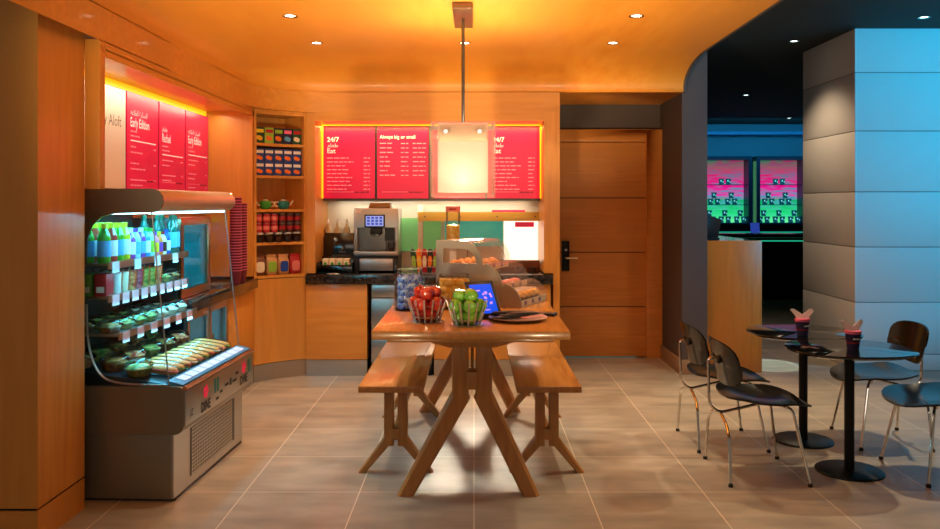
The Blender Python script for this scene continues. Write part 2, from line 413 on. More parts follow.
# back niche surround
struct('trim_8', MB().box(-1.48, -1.40, 7.2, 7.86, .9, 2.325).box(.617, .70, 7.2, 7.86, .9, 2.325), 'maple_z')
struct('trim_9', MB().box(-1.4, .617, 7.2, 7.86, 2.24, 2.325), 'maple_x')
struct('trim_10', MB().box(.70, .757, 7.21, 8.1, 0, 2.495), 'maple_z')
mb = MB().box(-1.39, .607, 7.5, 7.52, 2.228, 2.239)
mb.box(-1.399, -1.389, 7.50, 7.53, 1.56, 2.239).box(.606, .616, 7.50, 7.53, 1.56, 2.239)  # side strips paint the LED glow on the jambs
struct('trim_11', mb, 'led')
struct('trim_12', MB().box(-2.26, -2.245, 4.14, 6.85, 2.24, 2.284), 'led')  # glowing strip stands for the LED-lit wall above the boards

# door with frame
door = struct('door_1', MB().box(.80, 1.69, 8.03, 8.07, .012, .495).box(.80, 1.69, 8.03, 8.07, .505, 1.03).box(.80, 1.69, 8.03, 8.07, 1.04, 1.565).box(.80, 1.69, 8.03, 8.07, 1.575, 2.115), 'door', bevel=.003)
struct('door_core', MB().box(.81, 1.68, 8.04, 8.065, .02, 2.1), 'brown', door)
struct('door_frame', MB().box(.757, .80, 8.0, 8.09, 0, 2.12).box(1.69, 1.845, 8.0, 8.09, 0, 2.24).box(.757, 1.69, 8.0, 8.09, 2.12, 2.24), 'door', door, bevel=.004)
struct('lit_gap', MB().box(.84, 1.6, 8.045, 8.06, .0, .012), mat('gap_teal', srgb(60, 130, 130), .5, emit=srgb(60, 130, 130), estr=.3), door)  # glowing strip stands for light leaking under the door
struct('lock_plate', MB().box(X(562, 8), X(569.5, 8), 8.005, 8.03, Z(271, 8), Z(241, 8)), 'blackmetal', door, bevel=.003)
struct('door_handle', MB().tube([(X(566, 8), 8.01, Z(258, 8)), (X(566, 8), 7.96, Z(258, 8)), (X(577, 8), 7.95, Z(258, 8))], .01), 'steel', door)
struct('keyhole', MB().lathe([(.012, 0), (.012, .01)], (X(566, 8), 7.998, Z(250, 8)), 12, 'y'), 'steel', door)

# ------------------------------------------------------------------ joinery and counters
CP = []                                   # concave corner line between left run and back run
A, B = Vector((-1.86, 6.9)), Vector((-1.48, 7.2)); nrm = Vector((-(B-A).y, (B-A).x)).normalized(); U2 = (B-A).normalized(); LEN = (B-A).length
for i in range(11):
    t = i/10; CP.append(A.lerp(B, t)+nrm*(.035*(1-(2*t-1)**2)))
def strip(mb, pts, z0, z1, th, side):
    poly = [tuple(p) for p in pts]+[tuple(p+side*th) for p in reversed(pts)]
    return mb.prism(poly, 'z', z0, z1)
cc = thing('corner_cabinet', 'curved maple corner cabinet with five open shelves of groceries', 'cabinet', (-1.75, 7.1, 0))
part('lower_panel', strip(MB(), CP, .145, .865, .02, nrm), 'maple_z', cc)
part('kick_plate', strip(MB(), CP, 0, .14, .02, nrm), 'steel', cc)
part('back_panel', MB().prism([tuple(A+nrm*.02), tuple(A+nrm*.3+U2*.06), tuple(B+nrm*.3-U2*.06), tuple(B+nrm*.02), tuple(B+nrm*.33), tuple(A+nrm*.33)], 'z', .87, 2.32), 'maple_z', cc)
for q in (0, 1):
    e = A if q == 0 else B-U2*.022
    part('stile', MB().prism([tuple(e-nrm*.006), tuple(e+U2*.022-nrm*.006), tuple(e+U2*.022+nrm*.05), tuple(e+nrm*.05)], 'z', .87, 2.32), 'maple_z', cc)
SHELF_Z = [.883, 1.168, 1.453, 1.743, 2.02]
for z in SHELF_Z: part('shelf', strip(MB(), CP, z-.012, z+.012, .27, nrm), 'maple_x', cc)
part('top_rail', strip(MB(), CP, 2.28, 2.318, .27, nrm), 'maple_x', cc)
part('top_board', MB().prism([(-1.862, 6.54)]+[(-1.2+.662*math.cos(PI-PI/2*i/12), 6.54+.662*math.sin(PI-PI/2*i/12)) for i in range(1, 12)]+[(-1.2, 7.202), (-1.5, 7.5), (-2.2, 7.5), (-2.2, 6.54)], 'z', 2.316, 2.326), 'maple_x', cc)
def cpos(s, d):
    """point on the corner shelves: s along the opening (0..1), d behind the edge"""
    p = A+U2*(.026+s*(LEN-.052))+nrm*d; return p.x, p.y
CANG = math.atan2(U2.y, U2.x)

# back run
bc = thing('base_cabinet', 'maple base cabinet under the back counter, beside the steel drawers', 'cabinet', (-1.2, 7.5, 0))
part('door', MB().box(-1.475, X(367, 7.17), 7.17, 7.19, .145, .805), 'maple_x', bc, bevel=.002)
part('body', MB().box(-1.475, X(367, 7.17), 7.192, 7.85, .145, .805), 'maple_z', bc)
part('kick_plate', MB().box(-1.475, X(367, 7.17), 7.175, 7.2, 0, .14), 'steel', bc)
sd = thing('drawer_unit', 'stainless steel drawer unit under the back counter, behind the left bench', 'cabinet', (-.7, 7.5, 0))
x0, x1 = X(371, 7.17), X(432, 7.17)
part('body', MB().box(x0, x1, 7.195, 7.85, .1, .805), 'steel_dark', sd)
for z0, z1 in ((.69, .80), (.36, .68), (.11, .35)):
    d = part('drawer', MB().box(x0+.004, x1-.004, 7.165, 7.195, z0, z1), 'steel', sd, bevel=.003)
part('kick_plate', MB().box(x0, x1, 7.2, 7.25, 0, .1), 'blackmetal', sd)
for i, (a, b) in enumerate(((434, 490), (491, 551))):
    c = thing('base_cabinet', ('maple base cabinet seen between the table legs, left of two', 'maple base cabinet nearest the door at the counter end')[i], 'cabinet', (X((a+b)/2, 7.17), 7.5, 0))
    x0, x1 = X(a, 7.17), X(b, 7.17)
    part('door', MB().box(x0, x1-.003, 7.17, 7.19, .145, .805), 'maple_x', c, bevel=.002)
    part('body', MB().box(x0, x1-.003, 7.192, 7.85, .145, .805), 'maple_z', c)
    part('kick_plate', MB().box(x0, x1-.003, 7.175, 7.2, 0, .14), 'steel', c)
solo('countertop', MB().box(-1.475, .69, 7.14, 7.199, .81, .889).box(-1.398, .615, 7.199, 7.85, .81, .889), 'granite', 'black granite worktop along the back wall under the coffee machine', 'countertop', loc=(-.4, 7.5, .81), bevel=.003)
# left run
lf = thing('undercounter_fridge', 'undercounter fridge with two framed glass doors behind the open display fridge', 'fridge', (-2.05, 5.7, 0))
part('body', MB().box(-2.28, -1.87, 5.26, 6.15, .145, .16).box(-2.28, -1.87, 5.26, 6.15, .79, .805).box(-2.28, -2.26, 5.26, 6.15, .16, .79).box(-2.26, -1.87, 5.26, 5.28, .16, .79).box(-2.26, -1.87, 6.13, 6.15, .16, .79), 'steel_dark', lf)
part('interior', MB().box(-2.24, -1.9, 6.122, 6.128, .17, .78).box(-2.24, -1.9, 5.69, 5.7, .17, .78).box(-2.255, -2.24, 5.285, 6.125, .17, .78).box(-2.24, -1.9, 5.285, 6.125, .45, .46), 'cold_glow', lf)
for y0, y1 in ((5.27, 5.69), (5.71, 6.13)):
    d = part('door', MB().box(-1.87, -1.845, y0, y1, .15, .20).box(-1.87, -1.845, y0, y1, .75, .80).box(-1.87, -1.845, y0, y0+.04, .2, .75).box(-1.87, -1.845, y1-.04, y1, .2, .75), 'steel', lf, bevel=.002)
    part('pane', MB().box(-1.862, -1.855, y0+.04, y1-.04, .2, .75), 'glass_teal', d)
    part('handle', MB().tube([(-1.83, y0+.02, .35), (-1.83, y0+.02, .6)], .008), 'chrome', d)
part('kick_plate', MB().box(-1.9, -1.86, 5.26, 6.15, 0, .14), 'steel', lf)
lc = thing('base_cabinet', 'maple base cabinet at the rear of the left counter, below the paper cups', 'cabinet', (-2.05, 6.5, 0))
part('door', MB().box(-1.87, -1.85, 6.16, 6.89, .145, .805), 'maple_z', lc, bevel=.002)
part('body', MB().box(-2.28, -1.872, 6.16, 6.85, .145, .805), 'maple_z', lc)
part('kick_plate', MB().box(-1.9, -1.86, 6.16, 6.89, 0, .14), 'steel', lc)
solo('countertop', MB().box(-2.29, -1.81, 5.25, 6.855, .81, .889), 'granite', 'black granite worktop along the left wall behind the display fridge', 'countertop', loc=(-2.05, 6, .81), bevel=.003)

# ------------------------------------------------------------------ menu boards
AR1 = '\ufeea\ufecb\ufe8e\ufec4\ufedf\ufe8d \ufe93\ufeae\ufedc\ufe92\ufee4\ufedf\ufe8d'
AR2 = '\ufee1\ufe8e\ufecc\ufec3'
def menu_board(label, org, u, n, w, h, kind, group):
    u, n, org = Vector(u), Vector(n), Vector(org); v = Vector((0, 0, 1))
    t = thing('menu_board', label, 'menu board', org, group)
    e = .006
    part('frame', rect(MB(), org, u, v, n, 0, w, 0, h, .018), 'black', t)
    o2 = org+n*.018
    part('panel', rect(MB(), o2, u, v, n, e, w-e, e, h-e, .006), 'white' if kind == 'plain' else 'red', t)
    o3 = org+n*.0245
    if kind == 'plain':
        part('lettering', put_text(MB(), 'by Aloft', .098, o3+u*(w-.355)+v*(h-.245), u, v, squeeze=.9), 'grey', t)
        return t
    hd, ln, dk = MB(), MB(), MB(); pr = ln
    rnd = random.Random(label)
    def rowline(y, x0, x1, mbx, th=.009):
        x = x0
        while x < x1-.01:
            q = min(x1, x+rnd.uniform(.025, .06)); rect(mbx, o3, u, v, n, x, q, y, y+th, .0008); x = q+.01
    if kind == 'eat':
        put_text(hd, '24/7', .062, o3+u*.055+v*(h-.145), u, v, bold=.001)
        put_text(hd, AR2, .05, o3+u*.06+v*(h-.195), u, v)
        put_text(hd, 'Eat', .062, o3+u*.055+v*(h-.25), u, v, bold=.001)
        for k in range(9):
            y = h-.3-k*.036; rowline(y, .055, .055+rnd.uniform(.13, .28), ln); rowline(y, w-.11, w-.05, pr)
    elif kind == 'drink':
        put_text(hd, 'Always big or small', .046, o3+u*.03+v*(h-.115), u, v, bold=.0008, squeeze=.92)
        for k in range(8):
            y = h-.165-k*.042; rowline(y, .03, .03+rnd.uniform(.06, .17), ln, .011); rowline(y, w-.26, w-.19, pr); rowline(y, w-.15, w-.03, pr)
    else:
        dy = {'early': .0, 'fuel': .06, 'late': .03}[kind]
        put_text(hd, AR1 if kind != 'fuel' else AR2, .05, o3+u*.06+v*(h-.15-dy), u, v)
        put_text(hd, 'Early Edition' if kind != 'fuel' else 'Re:fuel', .085, o3+u*.055+v*(h-.225-dy), u, v, bold=.0014, squeeze=.72)
        rect(hd, o3, u, v, n, .06, w-.05, h-.32-dy, h-.312-dy, .0008)
        rowline(h-.26-dy, .06, .17, ln); rowline(h-.29-dy, .06, .2, ln)
        for k in range(8):
            y = h-.36-dy-k*.036
            if k % 3 != 2: rowline(y, .06, .06+rnd.uniform(.1, .26), ln, .008)
            if k % 3 == 0: rowline(y, w-.09, w-.05, pr, .008)
    rect(ln, o3, u, v, n, .05, w*.6, .065, .068, .0008)
    rowline(.06, w*.62, w-.06, dk, .008)
    if hd.v: part('heading', hd, 'menu_white', t)
    part('lettering', ln, 'menu_faint', t); part('footer_mark', dk, 'menu_dark', t)
    return t
BH = 2.225-1.55
for i, (a, b, k, lb) in enumerate(((321, 375.5, 'eat', 'red food menu board at the left end above the coffee machine'), (376.5, 429, 'drink', 'red drinks menu board with a bold one-line heading, left of the pendant'),
        (433, 485.5, 'drink', 'red menu board hidden behind the square pendant lamp'), (486.5, 540, 'eat', 'red food menu board on the right, half behind the pendant lamp'))):
    menu_board(lb, (X(a, 7.55), 7.575, 1.555), (1, 0, 0), (0, -1, 0), X(b, 7.55)-X(a, 7.55), BH, k, 'menu boards above the back counter')
struct('trim_13', MB().box(-1.4, .617, 7.576, 7.60, 1.54, 2.239), 'grey')
for (y0, y1, k, lb) in ((4.3, 5.225, 'plain', 'white sign panel with thin grey lettering on the left wall'), (5.235, 5.765, 'early', 'red left wall menu board nearest the white sign panel'),
        (5.775, 6.295, 'fuel', 'red left wall menu board in the middle of three'), (6.305, 6.85, 'late', 'red left wall menu board nearest the grocery shelves')):
    menu_board(lb, (-2.25, y0, 1.6), (0, 1, 0), (1, 0, 0), y1-y0, 2.24-1.6, k, 'menu boards on the left wall')

# ------------------------------------------------------------------ backsplash
bs = thing('backsplash', 'tiled splashback with green and teal glass panels behind the counter', 'splashback', (-.4, 7.84, .889))
YB = 7.8
part('tile_panel', MB().box(-1.4, .617, 7.81, 7.85, .889, 2.2), mat('pale_tile', srgb(214, 206, 188), .18, coat=.4), bs)
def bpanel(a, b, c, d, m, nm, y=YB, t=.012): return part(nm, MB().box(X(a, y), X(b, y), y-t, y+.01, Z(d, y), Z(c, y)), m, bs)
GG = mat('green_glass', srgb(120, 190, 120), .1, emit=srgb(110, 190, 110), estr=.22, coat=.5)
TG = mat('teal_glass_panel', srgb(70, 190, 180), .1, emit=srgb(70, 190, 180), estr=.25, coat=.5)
bpanel(399, 418, 218, 251, GG, 'glass_panel'); bpanel(423.5, 441, 218, 250, GG, 'glass_panel'); bpanel(445, 503, 221, 246, TG, 'glass_panel')  # coloured panels paint the reflections in the splashback
bpanel(504, 538, 221, 262, 'panel_lit', 'light_panel'); bpanel(515, 534, 222, 227, 'red', 'red_strip', 7.78, .006)  # glowing panel and red strip paint a bright reflection
bpanel(492, 525, 210, 212.5, 'red', 'red_strip', 7.79, .006)
bpanel(418, 423, 205, 268, 'cream', 'post', 7.79, .02)
bpanel(418, 541, 212, 221, mat('yellow_rail', srgb(212, 168, 60), .4), 'rail', 7.75, .03)
for px in (425, 460, 497, 535): part('bolt', MB().lathe([(.008, -.01), (.008, 0)], (X(px, 7.72), 7.72, Z(216.5, 7.72)), 8, 'y'), 'steel_dark', bs)
struct('trim_14', MB().box(-1.3, .5, 7.66, 7.74, 1.535, 1.555), 'steel')

# ------------------------------------------------------------------ table and benches
def trestle(root, xc, yc, ztop, zk, post_w, gap, spread, th, leg_w, blk, bracket, xf=None):
    xf = xc if xf is None else xf
    for s in (-1, 1):
        xo = xc+s*(gap/2+post_w/2)
        part('post', MB().box(xo-post_w/2, xo+post_w/2, yc-th/2, yc+th/2, zk-.02, ztop), 'table_z', root, bevel=th*.12)
        mb = MB().beam((xo-s*post_w*.1, yc, zk+.03), (xf+s*spread, yc, -.0), leg_w, th*.98)
        for v in mb.v:
            if v.z < .03: v.z = 0
        part('leg', mb, 'table_z', root)
    part('wedge_block', MB().box(xc-gap/2-.012, xc+gap/2+.012, yc-th/2-.012, yc+th/2+.012, blk[0], blk[1]), 'table_z', root, bevel=.003)
    if bracket: part('bracket', MB().prism([(xc-bracket, ztop), (xc+bracket, ztop), (xc+bracket*.98, ztop-.015), (xc+.12, ztop-.055), (xc-.12, ztop-.055), (xc-bracket*.98, ztop-.015)], 'y', yc-th/2-.004, yc+th/2+.004), 'table_z', root, bevel=.003)
tb = thing('dining_table', 'long wooden trestle table with splayed legs in the middle of the room', 'table', (-.015, 5.05, 0))
part('tabletop', MB().box(-.50, .47, 3.98, 6.15, .848, .89), 'table', tb, bevel=.004)
part('apron', MB().box(-.43, .40, 4.04, 6.09, .825, .848), 'table', tb, bevel=.003)
for y in (4.255, 5.96): trestle(tb, -.01, y, .825, .50, .086, .036, .325, .09, .098, (.555, .645), .27, -.03)
part('stretcher', MB().box(-.02, .0, 4.28, 5.94, .57, .63), 'table_z', tb, bevel=.002)
for i, xc in enumerate((-.455, .41)):
    b = thing('bench', ('wooden trestle bench on the left side of the long table', 'wooden trestle bench on the right side of the long table')[i], 'bench', (xc, 5.2, 0), 'benches beside the long table')
    part('seat', MB().box(xc-.178, xc+.178, 4.46, 6.0, .478, .513), 'table', b, bevel=.004)
    for y in (4.61, 5.8): trestle(b, xc+(.015 if i == 0 else -.0), y, .478, .17, .055, .022, .19, .06, .055, (.19, .25), 0)
    part('stretcher', MB().box(xc-.006, xc+.02, 4.62, 5.79, .2, .24), 'table_z', b, bevel=.002)

# ------------------------------------------------------------------ cafe chairs and tables
def make_chair(label):
    t = thing('cafe_chair', label, 'chair', (0, 0, 0), 'black chairs at the cafe tables')
    def seat(u, v):
        x = .045+.235*u; y = .25*v*(1-.06*max(0, u))
        z = .435+.028*v*v-.02*(1-min(1, (u-.1)**2*1.4))-.045*max(0, u-.35)**1.5*1.6+.02*max(0, -u-.4)
        return (x, y, z)
    part('seat', MB().shell(seat, (0, 0, -.011), 3.2), 'blackply', t, local=True)
    def back(u, v):
        y = .245*u*(1+.06*v); z = .63+.124*v
        return (-.215+.05*u*u-.025*v, y, z-.012*u*u*(1 if v > 0 else -1))
    part('backrest', MB().shell(back, (.011, 0, 0), 3.8), 'blackply', t, local=True)
    r = .0085
    part('back_post', MB().tube(fillet([(-.222, 0, .645), (-.262, 0, .64), (-.255, 0, .38), (-.2, 0, .335), (.12, 0, .408)], .06, 6), r), 'chrome', t, local=True)
    part('cross_bar', MB().tube(fillet([(.12, -.16, .402), (.12, 0, .408), (.12, .16, .402)], .02), r), 'chrome', t, local=True)
    for s in (-1, 1):
        l = part('leg', MB().tube(fillet([(.1, s*.12, .405), (.145, s*.175, .40), (.215, s*.24, .012)], .035), r), 'chrome', t, local=True)
        part('foot_cap', MB().lathe([(.0, 0), (.013, 0), (.013, .014), (.006, .022)], (.215, s*.24, 0), 10), 'black', l, local=True)
        l = part('leg', MB().tube(fillet([(-.19, 0, .337), (-.2, s*.05, .335), (-.205, s*.19, .29), (-.21, s*.24, .012)], .07, 6), r), 'chrome', t, local=True)
        part('foot_cap', MB().lathe([(.0, 0), (.013, 0), (.013, .014), (.006, .022)], (-.21, s*.24, 0), 10), 'black', l, local=True)
        part('pad', MB().lathe([(.0, -.012), (.022, -.012), (.022, .0), (0, .002)], (-.214, s*.05, .645), 14, 'x'), 'black', t, local=True)
    return t
ch = make_chair('black plywood chair with chrome legs nearest the long table, left front'); index()
ch.location = (1.58, 4.6, 0)
dup(ch, (1.57, 5.2, 0), .02, 'black plywood chair behind the front left one, facing the far cafe table', ch['group'])
dup(ch, (2.60, 5.23, 0), PI-.06, 'black plywood chair against the blue lit wall, facing left', ch['group'])
dup(ch, (2.63, 4.6, 0), PI+.03, 'black plywood chair at the right edge, its backrest out of view', ch['group'])
def make_cafe(label):
    t = thing('cafe_table', label, 'table', (0, 0, 0), 'black cafe tables')
    mb = MB().lathe([(0, .672), (.255, .672), (.29, .684), (.293, .694), (.288, .698), (0, .698)], n=56, power=2.6)
    for v in mb.v: v.x *= 1.16
    part('tabletop', mb, 'blackgloss', t, local=True)
    part('column', MB().lathe([(.027, .012), (.027, .672)], n=16), 'blackmetal', t, local=True)
    part('top_plate', MB().lathe([(.08, .66), (.08, .672)], n=16), 'blackmetal', t, local=True)
    part('base', MB().lathe([(0, 0), (.183, 0), (.183, .008), (.175, .013), (0, .015)], n=40), 'blackmetal', t, local=True)
    return t
ct = make_cafe('black round-cornered cafe table nearer the camera, on a disc base'); index()
ct.location = (2.12, 4.615, 0)
dup(ct, (2.10, 5.212, 0), 0, 'black round-cornered cafe table standing behind the nearer one', ct['group'])
def make_cup(label):
    t = thing('paper_cup', label, 'cup', (0, 0, 0), 'cups on the cafe tables')
    part('cup', MB().lathe([(0, 0), (.031, 0), (.044, .105), (.041, .105), (.03, .006), (0, .006)], n=24), 'navy', t, local=True)
    rr = lambda z: .031+.013*z/.105
    part('rim_band', MB().lathe([(rr(.088)+.0008, .088), (rr(.105)+.0012, .105), (rr(.105)-.002, .106)], n=24), 'pink', t, local=True)
    part('stripe', MB().lathe([(rr(.036)+.0006, .036), (rr(.041)+.0008, .041)], n=24), 'crimson', t, local=True)
    lg = MB()
    for k in range(4): lg.box(-.016+k*.009, -.01+k*.009, -.0405, -.0375, .058, .066)
    part('logo', lg, 'paper', t, local=True)
    return t
def napkin(label, loc, rz):
    mb = MB()
    outl = [(-.026, -.05), (.026, -.05), (.04, .012), (.072, .05), (.055, .056), (.02, .036), (0, .026), (-.02, .04), (-.052, .062), (-.07, .056), (-.038, .012)]
    for y0, tilt, fx in ((-.012, -.12, 1), (.006, .14, -1)):
        m = RX(tilt)
        a = [m @ Vector((x*fx*.95, y0+.25*abs(x), z)) for x, z in outl]; n_ = len(a)
        mb.add(a+[p+Vector((0, .004, 0)) for p in a], [tuple(range(n_)), tuple(range(2*n_-1, n_-1, -1))]+[(q, q+n_, (q+1) % n_+n_, (q+1) % n_) for q in range(n_)])
    o = solo('paper_napkin', mb, 'paper', label, 'napkin', 'napkins in the cups'); o.location = loc; o.rotation_euler = (0, 0, rz); return o
cup = make_cup('dark paper cup with pink rim on the nearer cafe table'); index()
cup.location = (2.12, 4.57, .698)
dup(cup, (2.03, 5.05, .698), .3, 'dark paper cup with pink rim on the farther cafe table', cup['group'])
napkin('white folded napkin stuck in the nearer dark cup', (2.12, 4.57, .80), .1)
napkin('white folded napkin stuck in the farther dark cup', (2.03, 5.05, .80), -.2)

# ------------------------------------------------------------------ pendant and downlights
pl = thing('pendant_lamp', 'square frosted pendant lamp with clear outer sheets hanging over the table', 'lamp', (-.07, 5.25, 2.74))
px_, py_ = -.07, 5.25
part('canopy', MB().box(px_-.062, px_+.062, 4.97, 5.53, 2.70, 2.739), mat('bronze', srgb(120, 86, 58), .35, .8), pl, bevel=.003)
part('rod', MB().tube([(px_, py_, 2.70), (px_, py_, 2.0)], .011, 10), 'steel_dark', pl)
part('shade', MB().box(px_-.158, px_+.158, py_-.11, py_-.105, 1.585, 2.02).box(px_-.158, px_+.158, py_+.105, py_+.11, 1.585, 2.02).box(px_-.158, px_-.153, py_-.105, py_+.105, 1.585, 2.02).box(px_+.153, px_+.158, py_-.105, py_+.105, 1.585, 2.02), 'frost', pl)
for y in (py_-.15, py_+.15): part('clear_sheet', MB().box(px_-.205, px_+.205, y-.004, y+.004, 1.55, 2.025), 'milky', pl)
for s in (-1, 1): part('edge_strip', MB().box(px_+s*.19-.006, px_+s*.19+.006, py_-.145, py_+.145, 1.56, 2.02), 'milky', pl)
part('mounting_plate', MB().box(px_-.15, px_+.15, py_-.14, py_-.128, 1.905, 2.005), mat('plate_steel', srgb(176, 160, 140), .45, .6), pl, bevel=.002)
part('top_bar', MB().box(px_-.2, px_+.2, py_-.012, py_+.012, 1.985, 2.01), 'steel', pl)
for s in (-1, 1): part('bolt', MB().lathe([(0, -.195), (.014, -.195), (.016, -.185), (.016, -.155), (.008, -.15), (.008, -.105)], (px_+s*.105, py_, 1.96), 14, 'y'), 'chrome', pl)
part('bulb', MB().blob((px_, py_, 1.74), (.03, .03, .04)), mat('bulb_glow', (1, 1, 1, 1), .5, emit=(1, .92, .8, 1), estr=12.), pl)
DL = [(-1.2, 5.33, 'left side of the wood ceiling, nearer one'), (-1.2, 6.23, 'left side of the wood ceiling, farther one'), (-.07, 6.23, 'behind the pendant rod'), (1.06, 5.33, 'right side of the wood ceiling, nearer one'), (1.06, 6.23, 'right side of the wood ceiling, farther one')]
def downlight(label, loc, lens, group):
    t = thing('downlight', label, 'ceiling light', loc, group)
    part('trim_ring', MB().lathe([(.05, 0), (.05, -.006), (.034, -.004), (.032, 0)], n=24), 'chrome', t, local=True)
    part('lens', MB().lathe([(0, -.001), (.032, -.001), (.032, .0), (0, 0)], n=24), lens, t, local=True)
for x, y, w in DL: downlight('recessed downlight at '+w if 'side' in w else 'recessed downlight in the wood ceiling '+w, (x, y, 2.739), 'lens', 'downlights in the wood ceiling')
for px, py, w in ((794, 41, 'beside the white column top, nearest to it'), (746, 95, 'midway along the hall'), (789, 118, 'farthest, near the blue bar wall'), (924, 17, 'at the upper right above the blue wall')):
    Y = 1.589*F/(VY-py); downlight('recessed downlight in the dark ceiling '+w, (X(px, Y), Y, 3.099), 'lens_cool', 'downlights in the dark ceiling')

# ------------------------------------------------------------------ open display fridge
fx0, fy0, fy1 = -2.26, 4.126, 5.19
fr = thing('display_fridge', 'open stainless display fridge of drinks and sandwiches at the left', 'fridge', (-1.5, 4.126, 0), None, -.047)
SD = mat('side_steel', srgb(132, 126, 110), .34, .45)
SH = lambda x, y: x+(y-4.126)*.047
bd = part('base', MB().box(fx0, -1.535, fy0+.01, fy1, .012, .343), SD, fr, bevel=.004)
part('front_plate', MB().box(-1.535, -1.523, fy0+.012, fy1-.002, .015, .342), 'steel', bd)
part('vent_recess', MB().box(-1.524, -1.521, 4.36, 5.04, .06, .315), 'black', bd)
gr = MB()
for k in range(13): gr.box(-1.522, -1.517, 4.36, 4.99, .064+k*.02, .0715+k*.02)
for k in range(26): gr.box(-1.522, -1.5175, 4.362+k*.0246, 4.371+k*.0246, .06, .315)
part('vent_grille', gr, 'steel', bd)
part('feet_plinth', MB().box(fx0+.02, -1.52, fy0+.03, fy1-.02, 0, .012), 'black', fr)
def rounded(x0, x1, z0, z1, r, n=6):
    pts = [(x0, z0)]
    for i in range(n+1): a = -PI/2+PI/2*i/n; pts.append((x1-r+r*math.cos(a), z0+r+r*math.sin(a)))
    for i in range(n+1): a = PI/2*i/n; pts.append((x1-r*.6+r*.6*math.cos(a), z1-r*.6+r*.6*math.sin(a)))
    return pts+[(x0, z1)]
tubp = rounded(fx0, -1.465, .343, .585, .05)
tub = part('lower_tub', MB().prism(tubp, 'y', fy0, fy1+.03), SD, fr)
part('front_panel', MB().box(-1.466, -1.460, fy0+.012, fy1+.018, .385, .56), 'steel', tub, bevel=.002)
part('bumper', MB().tube([(-1.462, fy0+.004, .578), (-1.462, fy1+.026, .578)], .011), mat('copper_trim', srgb(214, 150, 110), .25, 1.), tub)
gx = MB(); uv = ((0, 1, 0), (0, 0, 1))
put_text(gx, 'DINE', .075, (-1.458, 4.34, .40), *uv, bold=.002, squeeze=.8); put_text(gx, 'DINE', .075, (-1.458, 4.96, .41), *uv, bold=.002, squeeze=.8)
put_text(gx, 'JZ', .05, (-1.458, 4.19, .42), *uv); 
for k, (a, b, c, d) in enumerate(((4.56, 4.60, .415, .43), (4.62, 4.66, .44, .455), (4.70, 4.76, .46, .475), (4.78, 4.81, .45, .49), (4.83, 4.90, .455, .47), (4.88, 4.93, .49, .505))): rect(gx, (-1.459, 0, 0), *uv, (1, 0, 0), a, b, c, d, .001)
part('graphic', gx, 'charcoal', tub)
g2 = MB()
for yc, zc in ((4.41, .50), (5.03, .505)):
    for k in range(5): g2.blob((-1.459, yc+.022*math.cos(k*1.26), zc+.022*math.sin(k*1.26)), (.001, .016, .016))
part('red_icon', g2, 'red', tub)
g3 = MB()
for a in (4.53, 4.575, 5.12): rect(g3, (-1.459, 0, 0), *uv, (1, 0, 0), a, a+.03, .46, .54, .001)
part('green_icon', g3, 'teal', tub)
part('deck', MB().prism([(-2.2, .586), (-1.55, .586), (-1.55, .592), (-2.2, .68)], 'y', fy0+.02, fy1-.0), mat('deck_dark', srgb(40, 60, 70), .3, .5), fr)
pr = part('price_rail', MB().prism([(-1.56, .588), (-1.478, .585), (-1.478, .592), (-1.56, .612)], 'y', fy0+.02, fy1+.02), mat('rail_blue', srgb(60, 120, 150), .3), fr)
for k in range(9): part('price_tag', MB().prism([(-1.545, .6095), (-1.495, .597), (-1.495, .5995), (-1.545, .612)], 'y', 4.22+k*.105, 4.31+k*.105), mat('tag_lilac', srgb(214, 208, 236), .5) if k == 0 else bpy.data.materials['tag_lilac'], pr)
part('back_panel', MB().box(fx0, fx0+.03, fy0, fy1, .585, 1.585), mat('back_brown', srgb(74, 58, 50), .4, .4), fr)
sidep = [(fx0+.03, .59), (-1.545, .59), (-1.636, 1.47), (fx0+.03, 1.47)]
for y in (fy0+.004, fy1-.008): part('side_glass', MB().prism(sidep, 'y', y, y+.008), 'glass', fr)
tr = MB()
for y in (fy0+.004, fy1-.004): part('edge_trim', MB().tube([(-1.541, y, .59), (-1.632, y, 1.47)], .004), 'steel', fr)
tr.tube(smooth([(-1.55, fy0+.004, .592), (-1.84, fy0+.004, .598), (-1.92, fy0+.004, .66), (-1.965, fy0+.004, .80), (-1.97, fy0+.004, 1.0)], 3), .006)
part('curved_trim', tr, 'steel', fr)
canp = [(fx0, 1.585), (-1.632, 1.585)]
for i in range(9): a = PI/2-PI*i/8; canp.append((-1.632+.058*math.cos(a), 1.527+.058*math.sin(a)))
canp += [(fx0, 1.469)]
can = part('canopy', MB().prism(canp, 'y', fy0+.012, fy1+.02), mat('canopy_steel', srgb(205, 176, 160), .42, .7), fr)
DK = mat('end_cap_grey', srgb(104, 94, 86), .3, .25)
endp = [(fx0, 1.588), (-1.632, 1.588)]
for i in range(9): a = PI/2-PI*i/8; endp.append((-1.632+.061*math.cos(a), 1.527+.061*math.sin(a)))
endp += [(-1.70, 1.466), (-1.82, 1.462), (-1.89, 1.445), (-1.94, 1.40), (-1.965, 1.33), (-1.972, 1.2), (fx0, 1.19)]
part('end_cap', MB().prism(endp, 'y', fy0, fy0+.012), DK, fr)
part('end_cap', MB().lathe([(0, 0), (.055, 0), (.058, .004), (.05, .012), (0, .012)], (-1.632, fy1+.02, 1.527), 20, 'y'), 'chrome', fr)
part('light_tube', MB().box(-1.66, -1.63, fy0+.03, fy1-.02, 1.458, 1.468), 'fridge_light', fr)
part('light_tube', MB().box(-1.9, -1.88, fy0+.03, fy1-.02, 1.455, 1.465), 'fridge_light', fr)
SHF = [(1.205, -1.865, 4), (1.035, -1.865, 9), (.845, -1.81, 6)]
tagm = [mat('tag_white', srgb(225, 235, 250), .5), mat('tag_pink', srgb(240, 205, 215), .5)]
